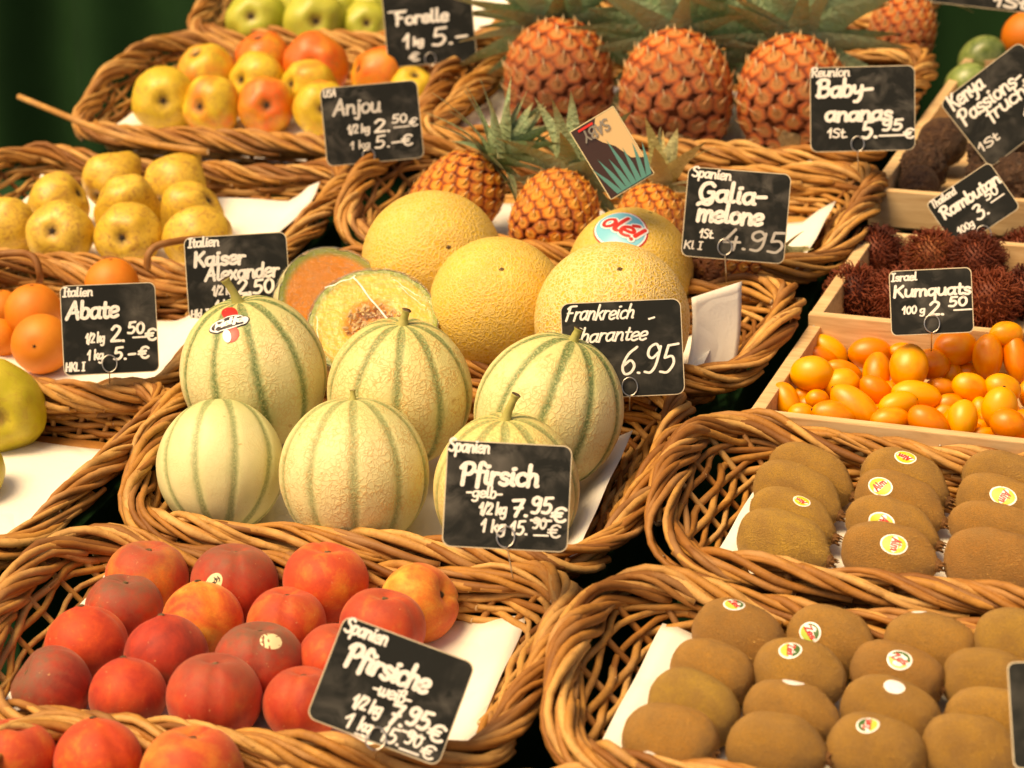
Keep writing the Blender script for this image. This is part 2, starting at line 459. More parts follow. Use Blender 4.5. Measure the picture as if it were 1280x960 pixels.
# ------------------------------------------------------------------ mesh helpers
def mesh_obj(name, verts, faces, mat, parent=None, smooth=True, mats=None, fmat=None, attr=None):
    me = bpy.data.meshes.new(name)
    me.from_pydata([tuple(v) for v in verts], [], faces)
    for m_ in (mats or [mat]): me.materials.append(m_)
    if fmat is not None: me.polygons.foreach_set('material_index', fmat)
    if smooth: me.polygons.foreach_set('use_smooth', [True] * len(me.polygons))
    if attr is not None:
        a = me.attributes.new('ring', 'FLOAT', 'POINT'); a.data.foreach_set('value', attr)
    me.update()
    return link(name, me, parent)
def link(name, me, parent=None):
    o = bpy.data.objects.new(name, me)
    col.objects.link(o)
    if parent is not None: o.parent = parent
    return o
def empty(name, mat=None):
    o = bpy.data.objects.new(name, None)
    o.empty_display_size = 0.02
    col.objects.link(o)
    if mat is not None: o.matrix_world = mat
    return o
def tag(o, label=None, cat=None, group=None, kind=None):
    if label: o['label'] = label
    if cat: o['category'] = cat
    if group: o['group'] = group
    if kind: o['kind'] = kind
    return o

def tube_data(pts, rad, sides=6, cap=True):
    """Vertices and faces of a tube along PTS; RAD a number or one per point. Cap faces come last."""
    pts = np.asarray(pts, float); n = len(pts)
    rad = np.full(n, rad) if np.isscalar(rad) else np.asarray(rad)
    tan = np.gradient(pts, axis=0)
    tan /= np.linalg.norm(tan, axis=1)[:, None] + 1e-12
    ref = np.array([0, 0, 1.0]) if abs(tan[0][2]) < 0.9 else np.array([1.0, 0, 0])
    V = []
    u = np.cross(tan[0], ref); u /= np.linalg.norm(u)
    ang = np.arange(sides) * 2 * pi / sides
    for i in range(n):
        u = u - tan[i] * (u @ tan[i]); u /= np.linalg.norm(u)
        w = np.cross(tan[i], u)
        V.append(pts[i] + rad[i] * (np.cos(ang)[:, None] * u + np.sin(ang)[:, None] * w))
    V = np.concatenate(V)
    F = []
    for i in range(n - 1):
        for j in range(sides):
            a = i * sides + j; b = i * sides + (j + 1) % sides
            F.append((a, b, b + sides, a + sides))
    nf = len(F)
    if cap:
        F.append(tuple(range(sides - 1, -1, -1)))
        F.append(tuple((n - 1) * sides + j for j in range(sides)))
    return V, F, nf
def tube(name, pts, rad, mat, parent=None, sides=6, end=None):
    V, F, nf = tube_data(pts, rad, sides)
    fm = [0] * nf + [1 if end else 0] * 2
    return mesh_obj(name, V, F, mat, parent, True, [mat, end] if end else None, fm)

class Bag:
    """Collects several shapes into one mesh."""
    def __init__(s): s.v = []; s.f = []; s.m = []; s.a = []
    def add(s, V, F, mi=0, a=None):
        k = len(s.v); s.v += [tuple(x) for x in V]; s.f += [tuple(i + k for i in f) for f in F]; s.m += [mi] * len(F)
        s.a += list(a) if a is not None else [0.0] * len(V)
    def obj(s, name, mats, parent=None, smooth=True, attr=False):
        return mesh_obj(name, s.v, s.f, None, parent, smooth, mats, s.m, s.a if attr else None)

def uv_sphere(nu=32, nv=20, fn=None):
    """A sphere of radius 1; FN(x, y, z, theta, phi) -> radius factor or a point. Pole axis z."""
    V = []; F = []
    for j in range(1, nv):
        th = pi * j / nv
        for i in range(nu):
            ph = 2 * pi * i / nu
            V.append((sin(th) * cos(ph), sin(th) * sin(ph), cos(th)))
    V.insert(0, (0, 0, 1)); V.append((0, 0, -1))
    for i in range(nu):
        F.append((0, 1 + i, 1 + (i + 1) % nu))
        b = 1 + (nv - 2) * nu
        F.append((b + i, len(V) - 1, b + (i + 1) % nu))
    for j in range(nv - 2):
        for i in range(nu):
            a = 1 + j * nu + i; b = 1 + j * nu + (i + 1) % nu
            F.append((a, a + nu, b + nu, b))
    if fn:
        out = []
        for v in V:
            th = math.acos(max(-1, min(1, v[2]))); ph = atan2(v[1], v[0])
            r = fn(v[0], v[1], v[2], th, ph)
            out.append(tuple(r) if not isinstance(r, float) else (v[0] * r, v[1] * r, v[2] * r))
        V = out
    return V, F

def box_data(x0, x1, y0, y1, z0, z1, bev=0.0):
    bm = bmesh.new()
    bmesh.ops.create_cube(bm, size=1)
    for v in bm.verts:
        v.co = Vector((x0 if v.co.x < 0 else x1, y0 if v.co.y < 0 else y1, z0 if v.co.z < 0 else z1))
    if bev: bmesh.ops.bevel(bm, geom=bm.edges[:], offset=bev, segments=2, affect='EDGES', profile=0.6)
    bm.verts.index_update()
    V = [tuple(v.co) for v in bm.verts]; F = [tuple(v.index for v in f.verts) for f in bm.faces]
    bm.free()
    return V, F

# ------------------------------------------------------------------ where things stand
def ray(px, py):
    return CF + CR * ((px - 640) / FPX) - CU * ((py - 480) / FPX)     # depth 1 along the view
def hit(px, py, P0, n):
    d = ray(px, py)
    return CO + d * ((P0 - CO).dot(n) / d.dot(n))
def proj(P):
    v = P - CO; z = v.dot(CF)
    return (640 + FPX * v.dot(CR) / z, 480 - FPX * v.dot(CU) / z, z)
def cdir(r, u, t):
    """A direction given as right, up, towards the viewer."""
    return (CR * r + CU * u - CF * t).normalized()

SLOPE = radians(12)
SN = Vector((0, -sin(SLOPE), cos(SLOPE)))
SN0 = Vector((0, -sin(radians(26)), cos(radians(26))))
class Tray:
    """The frame of a basket or crate: origin at the front left of its rim rectangle, on its floor."""
    def __init__(s, flx, fly, W, D, al=0.0, tau=9.0, hf=0.038, hb=0.038, lift=0.0, he=0.024):
        al = radians(al); ta = radians(tau)
        s.ex = Vector((cos(al), sin(al), 0))
        s.ey = Vector((-sin(al) * cos(ta), cos(al) * cos(ta), sin(ta)))
        s.ez = s.ex.cross(s.ey)
        P = hit(flx, fly, LIFT + SN * lift, SN)
        g = (P - CO).dot(CF) / (hit(flx, fly, LIFT, SN0) - CO).dot(CF)      # sizes grow with the distance
        W *= g; D *= g; s.g = g
        s.o = P - s.ez * hf
        s.W, s.D, s.hf, s.hb, s.he = W, D * 1.35, hf, hb, he
    def mat(s, x=None, y=None, z=0.0):
        x = s.W / 2 if x is None else x; y = s.D / 2 if y is None else y
        p = s.pt(x, y, z)
        return Matrix(((s.ex.x, s.ey.x, s.ez.x, p.x), (s.ex.y, s.ey.y, s.ez.y, p.y), (s.ex.z, s.ey.z, s.ez.z, p.z), (0, 0, 0, 1)))
    def pt(s, x, y, z): return s.o + s.ex * x + s.ey * y + s.ez * z
    def loc(s, P):
        d = P - s.o
        return (d.dot(s.ex), d.dot(s.ey), d.dot(s.ez))
    def on(s, px, py, h):
        """The point seen at the pixel that lies at height h over the floor."""
        return hit(px, py, s.o + s.ez * h, s.ez)
    def rest(s, px, py, rpx, k=1.0, lift=0.0, clear=0.0):
        """As rest0, but lifted further until the fruit clears the back rim."""
        for _ in range(16):
            c, r = s.rest0(px, py, rpx, k, lift)
            x, y, z = s.loc(c)
            if clear == 0.0 or math.hypot(y - s.D, z - s.hb + 0.004) > r + clear: break
            lift += 0.003
        return c, r
    def rest0(s, px, py, rpx, k=1.0, lift=0.0):
        """Centre and radius of a round fruit seen at the pixel with that radius, resting on the floor (or lifted)."""
        d = ray(px, py); h0 = (CO - s.o).dot(s.ez)
        t = (lift - h0) / (d.dot(s.ez) - k * rpx / FPX)
        return CO + d * t, rpx / FPX * t

TR = {
    'front':    Tray(-175, 1185, 0.60, 0.24, al=8),
    'peach':    Tray(-88, 893, 0.522, 0.234, al=8),
    'melon':    Tray(118, 655, 0.512, 0.262, al=8),
    'galia':    Tray(316, 432, 0.522, 0.165, al=5),
    'smallpin': Tray(398, 296, 0.562, 0.205, al=4),
    'pineapple': Tray(492, 168, 0.55, 0.27, al=3),
    'kiwi':     Tray(785, 698, 0.47, 0.201, al=2),
    'kiwifront': Tray(648, 945, 0.48, 0.212, al=3),
    'anjou':    Tray(66, 163, 0.465, 0.255, al=5),
    'russet':   Tray(-130, 319, 0.45, 0.24, al=7),
    'orange':   Tray(-150, 480, 0.32, 0.23, al=9),
    'bigpear':  Tray(-295, 665, 0.29, 0.27, al=4),
    'green':    Tray(214, 42, 0.42, 0.24, al=5),
    'farpine':  Tray(720, 22, 0.40, 0.17, al=2),
    'crate1':   Tray(935, 515, 0.36, 0.178, hf=0.045, hb=0.045),
    'crate2':   Tray(1010, 393, 0.36, 0.178, hf=0.045, hb=0.045),
    'crate3':   Tray(1085, 237, 0.36, 0.36, hf=0.045, hb=0.045),
}

# ------------------------------------------------------------------ ground, shelves, curtain
def ground():
    S = 60
    V = [(-S, -S, 0), (S, -S, 0), (S, S, 0), (-S, S, 0)]
    tag(mesh_obj('ground', V, [(0, 1, 2, 3)], M['stone_grey'], smooth=False), kind='structure')
    # one sloping cloth-covered bench under all the shelves
    P = LIFT - SN * 0.20
    a = Vector((0, cos(SLOPE), sin(SLOPE)))
    V = [P + a * u + Vector((x, 0, 0)) for u, x in ((-0.75, -1.3), (-0.75, 1.3), (0.80, 1.3), (0.80, -1.3))]
    V += [Vector((v.x, v.y, 0.0)) for v in V]
    F = [(0, 1, 2, 3), (0, 4, 5, 1), (1, 5, 6, 2), (2, 6, 7, 3), (3, 7, 4, 0)]
    tag(mesh_obj('green_cloth_bench', V, F, M['cloth'], smooth=False), kind='structure')
    for k, t in TR.items():
        V, F = box_data(0.035, t.W - 0.035, 0.02, t.D - 0.015, -0.16, -0.009, 0.003)
        o = mesh_obj('display_shelf', V, F, M['cloth'], smooth=False)
        o.matrix_world = t.mat(0, 0, 0)
        tag(o, kind='structure')
ground()

def curtain():
    V = []; F = []
    n, m = 520, 6
    for j in range(m + 1):
        for i in range(n + 1):
            x = -4.6 + 7.2 * i / n
            ph = i / n * 89
            y = 0.035 * sin(ph * 2.1 + 0.8 * sin(ph * 0.37)) + 0.02 * sin(ph * 0.9 + j * 0.15)
            V.append((x, y, 2.6 * j / m))
    for j in range(m):
        for i in range(n):
            a = j * (n + 1) + i
            F.append((a, a + 1, a + n + 2, a + n + 1))
    o = mesh_obj('curtain', V, F, M['curtain'])
    o.location = (0, 1.75, 0.02)
    tag(o, 'dark green folded curtain hanging behind the top baskets', 'curtain')
curtain()

# ------------------------------------------------------------------ wicker baskets
def rrect(u, a, b, r, ref):
    """Point and outward normal at fraction U round a rounded rectangle (half sizes A, B, radius R); REF fixes how U is shared out."""
    A, B, Rr = ref
    segs = [2 * (A - Rr), pi / 2 * Rr, 2 * (B - Rr), pi / 2 * Rr] * 2
    tot = sum(segs); s = (u % 1.0) * tot
    for k, L in enumerate(segs):
        if s <= L: break
        s -= L
    t = s / L
    cx, cy = a - r, b - r
    if k == 0: return (-cx + 2 * cx * t, -b), (0, -1)
    if k == 1: an = -pi / 2 + t * pi / 2; c = (cx, -cy)
    elif k == 2: return (a, -cy + 2 * cy * t), (1, 0)
    elif k == 3: an = t * pi / 2; c = (cx, cy)
    elif k == 4: return (cx - 2 * cx * t, b), (0, 1)
    elif k == 5: an = pi / 2 + t * pi / 2; c = (-cx, cy)
    elif k == 6: return (-a, cy - 2 * cy * t), (-1, 0)
    else: an = pi + t * pi / 2; c = (-cx, -cy)
    return (c[0] + r * cos(an), c[1] + r * sin(an)), (cos(an), sin(an))

def smooth01(x):
    x = max(0.0, min(1.0, x)); return x * x * (3 - 2 * x)

def basket(key, label, gap=0.0, thick=1.0, extra=None, seed=0):
    t = TR[key]
    R = random.Random(sum(map(ord, key)) + seed)
    root = empty('wicker_basket', t.mat(None, None, 0))
    tag(root, label, 'basket', 'wicker baskets on the market stall')
    a, b = t.W / 2, t.D / 2
    ref = (a, b, 0.066)
    per = 4 * (a - 0.066) + 4 * (b - 0.066) + 2 * pi * 0.066
    hmax = t.hb + t.he
    def H(u):
        (x, y), n = rrect(u, a, b, 0.066, ref)
        e = smooth01((abs(x) - (a - 0.13)) / 0.11) * smooth01((y + b * 0.98) / (1.0 * b)) * (1 - 0.35 * smooth01((y - b * 0.5) / (0.5 * b)))
        return t.hf + (t.hb - t.hf) * smooth01((y + b * 0.95) / (1.2 * b)) + t.he * e
    def S(u, h, out=0.0):
        k = 1 - (max(h, 0) / hmax) ** 0.85
        ea, eb = 0.060 * k, 0.026 * k
        (x, y), n = rrect(u, a - ea, b - eb, max(0.03, 0.066 - 0.032 * k), ref)
        return np.array((x + n[0] * out, y + n[1] * out, h)), np.array((n[0], n[1], 0.0))
    up = np.array((0, 0, 1.0))
    rr = 0.0034 * thick
    # border: rods that run along the rim and roll over it from the inside to the outside
    N = int(per / (0.0140 * thick)); L = 0.185
    for i in range(N):
        u0 = i / N + R.uniform(-.25, .25) / N; Lf = L * R.uniform(0.8, 1.15) / per
        ph0 = radians(R.uniform(175, 235)); ph1 = radians(R.uniform(-80, -10))
        ra = 0.0122 * thick * R.uniform(0.82, 1.18); rb = 0.0100 * thick * R.uniform(0.8, 1.25)
        K = 15; P = []; wv = R.uniform(0, 6)
        for k in range(K + 1):
            q = k / K
            u = u0 + q * Lf
            e = smooth01(q) * 0.55 + q * 0.45
            ph = ph0 + (ph1 - ph0) * e
            c, n = S(u, H(u))
            wob = 0.0030 * sin(wv + q * 8)
            P.append(c + n * (rb + wob) * cos(ph) + up * ((ra + wob) * sin(ph) - 0.005))
        rad = rr * R.uniform(0.72, 1.25) * (1 + 0.10 * np.array([R.uniform(-1, 1) for _ in range(K + 1)])) * (0.82 + 0.22 * np.sin(np.linspace(0.35, pi - 0.25, K + 1)))
        tube('rod', P, rad, M['rod'], root, 7, M['rod_end'])
    # stakes
    NS = max(16, int(per / 0.044))
    for i in range(NS):
        u = (i + 0.5) / NS
        hh = H(u)
        lean = R.uniform(-.18, .18) / NS
        P = [S(u + lean * (k / 4), -0.004 + (hh + 0.002) * k / 4)[0] for k in range(5)]
        tube('stake', P, rr * R.uniform(0.72, 0.95), M['rod'], root, 6)
    # woven courses
    def course(h, u0, u1, par, r, amp=0.0036, twist=False):
        n = max(4, int((u1 - u0) * NS * 3))
        P = []; z0 = R.uniform(-.001, .001)
        for k in range(n + 1):
            u = u0 + (u1 - u0) * k / n
            w = sin(pi * (u * NS) + par * pi)
            hh = min(h, H(u) - 0.012)
            end = 1.0 + (0.9 if k in (0, n) else 0.0)
            c, nn = S(u, hh, amp * w * end)
            P.append(c + up * (z0 + (0.003 * cos(pi * (u * NS) + par * pi) if twist else 0)))
        rad = np.full(n + 1, r * R.uniform(0.8, 1.15)); rad[0] *= 0.8; rad[-1] *= 0.7
        tube('weaver', P, rad, M['rod'], root, 6, M['rod_end'])
    levels = [0.001 + 0.0054 * k for k in range(int((hmax - 0.01) / 0.0054))]
    low = 6
    for li, h in enumerate(levels):
        if li < low:
            u = R.uniform(0, 0.2); end = u + 1.0
            while u < end - 0.02:
                Lf = min(R.uniform(0.24, 0.38) / per, end - u)
                course(h, u, u + Lf + 0.012, li, rr * 0.96); u += Lf
        elif h < t.hf - 0.002:
            # the front side is low, so it is woven up to the rim
            fr = 2 * (a - 0.066) / per
            u = -0.04 - R.uniform(0, 0.02)
            while u < fr + 0.05:
                Lf = R.uniform(0.2, 0.34) / per
                course(h, u, min(u + Lf + 0.01, fr + 0.07), li, rr * 0.96); u += Lf
    # a twisted pair just under the border
    for par in (0, 1):
        u = R.uniform(0, 0.2); end = u + 1
        while u < end - 0.02:
            Lf = min(R.uniform(0.25, 0.36) / per, end - u)
            n = max(4, int(Lf * NS * 3)); P = []
            for k in range(n + 1):
                uu = u + (Lf + 0.01) * k / n
                c, nn = S(uu, H(uu) - 0.0170 - 0.0050 * par, 0.0035 * sin(pi * uu * NS + par * pi))
                P.append(c)
            tube('weaver', P, rr * R.uniform(0.85, 1.1), M['rod'], root, 6, M['rod_end']); u += Lf
    # floor of the basket
    n = 48; V = []
    for z in (-0.006, -0.001):
        for i in range(n):
            p, _ = S(i / n, 0.0, -0.003); V.append((p[0], p[1], z))
    F = [tuple(range(n - 1, -1, -1)), tuple(range(n, 2 * n))] + [(i, (i + 1) % n, n + (i + 1) % n, n + i) for i in range(n)]
    mesh_obj('base', V, F, M['rod'], root, False)
    if extra: extra(root, t, R)
    return root

def stray(points, key, r=0.0042):
    """A loose rod that sticks out of a basket; POINTS are (pixel x, pixel y, height)."""
    def f(root, t, R):
        inv = root.matrix_world.inverted()
        for pl in points:
            P = [np.array(inv @ t.on(x, y, h)) for x, y, h in pl]
            Q = catmull(P, 5)
            tube('stray_rod', Q, r, M['rod'], root, 7, M['rod_end'])
    return f
def catmull(P, k=6):
    P = [np.asarray(p, float) for p in P]
    if len(P) < 3: return [P[0] + (P[1] - P[0]) * i / k for i in range(k + 1)]
    Q = [2 * P[0] - P[1]] + P + [2 * P[-1] - P[-2]]
    out = []
    for i in range(1, len(Q) - 2):
        for j in range(k):
            s = j / k
            out.append(0.5 * ((2 * Q[i]) + (Q[i + 1] - Q[i - 1]) * s + (2 * Q[i - 1] - 5 * Q[i] + 4 * Q[i + 1] - Q[i + 2]) * s * s + (3 * Q[i] - Q[i - 1] - 3 * Q[i + 1] + Q[i + 2]) * s ** 3))
    out.append(P[-1])
    return out

def liner(key, x0, x1, y0, y1, rise, label, lx=0.05, ly=0.03, corner=None):
    """A sheet of cream paper on the basket floor with its edges turned up."""
    t = TR[key]
    x0, x1 = max(0.046, x0 * t.g), min(x1 * t.g, t.W - 0.047)
    y0, y1 = max(0.02, y0), min(y1 * t.g, t.D - 0.024)
    rise = (max(rise[0], 0.012 if x0 < 0.055 else 0), max(rise[1], 0.012), rise[2])
    nx, ny = 26, 16; V = []; F = []
    ph = random.uniform(0, 9)
    for j in range(ny + 1):
        for i in range(nx + 1):
            u, v = i / nx, j / ny
            x = x0 + (x1 - x0) * u; y = y0 + (y1 - y0) * v
            e = 0
            z = 0.004
            dl, dr, db, df = x - x0, x1 - x, y1 - y, y - y0
            if rise[0]: z += rise[0] * smooth01(1 - dl / lx) ** 1.2
            if rise[1]: z += rise[1] * smooth01(1 - dr / lx) ** 1.2
            if rise[2]: z += rise[2] * smooth01(1 - db / ly) ** 1.2
            z += 0.0016 * sin(x * 31 + y * 17 + ph) + 0.001 * sin(y * 60 + ph)
            V.append((x, y, z))
    for j in range(ny):
        for i in range(nx):
            a = j * (nx + 1) + i
            F.append((a, a + 1, a + nx + 2, a + nx + 1))
    o = mesh_obj('paper_sheet', V, F, M['paper'])
    md = o.modifiers.new('thickness', 'SOLIDIFY'); md.thickness = 0.0006
    o.matrix_world = t.mat(0, 0, 0)
    tag(o, label, 'paper', 'sheets of paper lining the baskets')
    return o

basket('front', 'wicker basket nearest the viewer, holding three red peaches behind its lower rim')
basket('peach', 'wicker basket full of red peaches with the weiß price board')
basket('melon', 'wicker basket of green striped charentais melons')
basket('galia', 'shallow wicker basket of yellow netted melons and wrapped melon halves')
basket('smallpin', 'wicker basket with the small orange pineapples behind the yellow melons')
basket('pineapple', 'wicker basket with the large reddish pineapples')
basket('kiwi', 'wicker basket of kiwis with yellow stickers below the wooden crates')
basket('kiwifront', 'wicker basket of kiwis with green stickers, lowest on the stall')
basket('anjou', 'wicker basket of red blushed pears with a long rod poking out of its rim',
       extra=stray([[(24, 121, .072), (70, 140, .07), (120, 160, .068), (180, 178, .066), (260, 190, .060)]], 'anjou'))
basket('russet', 'wicker basket of speckled yellow pears with bent rods over its front rim',
       extra=stray([[(-30, 322, .072), (20, 316, .078), (42, 322, .078), (50, 345, .06), (49, 352, .045)],
                    [(184, 336, .055), (186, 318, .072), (200, 306, .078), (240, 299, .076), (262, 301, .066)]], 'russet'))
basket('orange', 'wicker basket of oranges behind the big green pear')
basket('bigpear', 'wicker basket with the big green pear and open slots in its side wall')
basket('green', 'wicker basket of green pears, highest beside the dark curtain')
basket('farpine', 'blurred wicker basket behind the large pineapples, partly under a dark board')

# (x0, x1, y0, y1, rise at left, right, back)
liner('peach', 0.045, 0.475, 0.02, 0.30, (0.03, 0.012, 0.004), 'cream paper sheet under the red peaches')
liner('melon', 0.05, 0.485, 0.02, 0.28, (0.0, 0.035, 0.0), 'cream paper sheet under the striped melons')
liner('galia', 0.05, 0.455, 0.015, 0.18, (0, 0.03, 0.0), 'cream paper sheet standing up beside the yellow melons')
liner('smallpin', 0.05, 0.54, 0.02, 0.22, (0, 0.03, 0.0), 'cream paper sheet under the small pineapples')
liner('pineapple', 0.04, 0.54, 0.02, 0.31, (0, 0.03, 0.0), 'cream paper sheet under the large pineapples')
liner('kiwi', 0.062, 0.44, 0.015, 0.22, (0.012, 0.03, 0.0), 'cream paper sheet under the kiwis with yellow stickers')
liner('kiwifront', 0.05, 0.44, 0.015, 0.255, (0.02, 0.02, 0.0), 'cream paper sheet under the kiwis with green stickers', lx=0.07)
liner('anjou', 0.04, 0.45, 0.015, 0.29, (0.015, 0.02, 0.0), 'cream paper sheet under the red blushed pears')
liner('russet', 0.04, 0.455, 0.015, 0.28, (0.02, 0.03, 0.015), 'cream paper sheet under the speckled yellow pears')
liner('orange', 0.04, 0.32, 0.015, 0.26, (0.0, 0.02, 0.01), 'cream paper sheet under the oranges')
liner('bigpear', 0.03, 0.245, 0.015, 0.31, (0.0, 0.014, 0.0), 'cream paper sheet under the big green pear', lx=0.035)
liner('green', 0.04, 0.41, 0.015, 0.28, (0, 0.03, 0.02), 'cream paper sheet behind the Forelle price board'.replace('Forelle ', 'highest '))

def standing_paper(key, corners, label):
    # a bent sheet given by its corners (pixel x, pixel y, height over the basket floor)
    t = TR[key]
    a, b, c, d = [t.on(*q) for q in corners]
    V = []; F = []; n = 10
    for j in range(n + 1):
        for i in range(n + 1):
            u, v = i / n, j / n
            p = a * (1 - u) * (1 - v) + b * u * (1 - v) + c * u * v + d * (1 - u) * v
            V.append(p + t.ey * 0.006 * sin(pi * v) + t.ex * 0.004 * sin(3 * v + u))
    for j in range(n):
        for i in range(n):
            q = j * (n + 1) + i; F.append((q, q + 1, q + n + 2, q + n + 1))
    o = mesh_obj('paper_sheet', V, F, M['paper'])
    md = o.modifiers.new('thickness', 'SOLIDIFY'); md.thickness = 0.0006
    tag(o, label, 'paper', 'sheets of paper lining the baskets')
standing_paper('galia', [(852, 486, .006), (912, 470, .006), (931, 352, .085), (864, 372, .085)], 'cream sheet standing upright at the right end of the yellow melons')

# ------------------------------------------------------------------ wooden crates
def crate(key, label):
    t = TR[key]
    root = empty('wooden_crate', t.mat(0, 0, 0))
    tag(root, label, 'crate', 'wooden crates beside the baskets')
    h = t.hf; th = 0.010
    def bd(x0, x1, y0, y1, z0, z1):
        V, F = box_data(x0, x1, y0, y1, z0, z1, 0.0012)
        mesh_obj('board', V, F, M['pine'], root, False)
    bd(0, t.W, 0, th, 0.002, h)
    bd(0, t.W, t.D - th, t.D, 0.002, h - 0.002)
    bd(0, 0.013, th + .0005, t.D - th - .0005, 0.002, h - 0.001)
    bd(t.W - 0.013, t.W, th + .0005, t.D - th - .0005, 0.002, h - 0.001)
    n = 3
    for i in range(n):
        y0 = th + 0.001 + (t.D - 2 * th) * i / n
        bd(0.0135, t.W - 0.0135, y0 + 0.001, y0 + (t.D - 2 * th) / n - 0.003, -0.005, 0.001)
    for x in (0.006, t.W - 0.007, t.W * 0.5):
        for zf in (0.3, 0.72):
            V, F = uv_sphere(8, 4, lambda X, Y, Z, th, ph: (X * 0.0016, Y * 0.0008, Z * 0.0016))
            mesh_obj('nail', [(v[0] + x, v[1] - 0.0002, v[2] + h * zf) for v in V], F, M['wire'], root)
    # corner posts inside
    for x in (0.0135, t.W - 0.0285):
        for y in (th + 0.0006, t.D - th - 0.0156):
            V, F = box_data(x, x + 0.015, y, y + 0.015, 0.0015, h - 0.012, 0.001)
            mesh_obj('corner_post', V, F, M['pine'], root, False)
    return root
crate('crate1', 'pine crate filled with kumquats')
crate('crate2', 'pine crate filled with hairy rambutans')
crate('crate3', 'pine crate filled with wrinkled passion fruits')

# ------------------------------------------------------------------ fruit
def orient(axis, roll=0.0, ref=None):
    """A rotation that takes +z to AXIS, turned by ROLL (degrees) about it."""
    z = Vector(axis).normalized()
    ref = Vector(ref) if ref is not None else CR
    x = (ref - z * ref.dot(z)).normalized(); y = z.cross(x)
    m = Matrix(((x.x, y.x, z.x), (x.y, y.y, z.y), (x.z, y.z, z.z))).to_4x4()
    return m @ Matrix.Rotation(radians(roll), 4, 'Z')
def place(o, pos, rot, scale):
    sc = Matrix.Diagonal((scale, scale, scale, 1)) if not hasattr(scale, '__len__') else Matrix.Diagonal((*scale, 1))
    o.matrix_world = Matrix.Translation(pos) @ rot @ sc
    return o
ORD = ['leftmost', 'second from the left', 'third from the left', 'fourth from the left', 'fifth from the left', 'sixth from the left',
       'seventh from the left', 'eighth from the left', 'ninth from the left', 'tenth from the left', 'eleventh from the left', 'twelfth from the left', 'thirteenth from the left']
def nz(v, s, o=0.0): return mnoise.noise(Vector(v) * s + Vector((o, o * 1.7, -o)))

def surface_sticker(parent, fn, cen, axis_ang, sx, sy, bands, name='sticker', lift=0.006, n=20, wr=0.0):
    """A thin disc laid on the fruit surface. FN(dir) -> surface radius in fruit units; CEN the direction (local) of its centre."""
    c = Vector(cen).normalized()
    ref = Vector((0, 0, 1)) if abs(c.z) < 0.9 else Vector((1, 0, 0))
    tx = ref.cross(c).normalized(); ty = c.cross(tx)
    a = radians(axis_ang); ux = tx * cos(a) + ty * sin(a); uy = ty * cos(a) - tx * sin(a)
    def at(x, y, l):
        d = (c + ux * x + uy * y).normalized()
        r = fn(d)
        return d * (r + l)
    for bi, (shape, mat) in enumerate(bands):
        B = Bag(); l = lift + 0.004 * bi
        if shape[0] == 'disc':
            _, ox, oy, rx, ry = shape
            V = [at(ox * sx, oy * sy, l)]; F = []
            for ring in (0.5, 1.0):
                for k in range(n):
                    V.append(at((ox + rx * ring * cos(2 * pi * k / n)) * sx, (oy + ry * ring * sin(2 * pi * k / n)) * sy, l - (0.004 if ring == 1.0 and bi == 0 else 0)))
            for k in range(n):
                k2 = (k + 1) % n
                F += [(0, 1 + k, 1 + k2), (1 + k, 1 + n + k, 1 + n + k2, 1 + k2)]
            B.add(V, F)
        elif shape[0] == 'half':
            _, sgn, rx = shape
            V = [at(0, 0, l)]; F = []
            for k in range(13):
                an = sgn * pi / 2 + (k / 12 - 0.5) * pi * 0.86
                V.append(at(rx * cos(an) * sx, rx * sin(an) * sy, l))
            F = [(0, 1 + k, 2 + k) for k in range(12)]
            B.add(V, F)
        elif shape[0] == 'text':
            _, txt, x0, x1, yb, xh, st = shape
            rib = text_ribbons(txt, x0, x1, yb, xh, st)
            for V, F in rib:
                B.add([at(x * sx, y * sy, l) for x, y in V], F)
        B.obj(name if bi == 0 else 'sticker_print', [M[mat]], parent, attr=False)

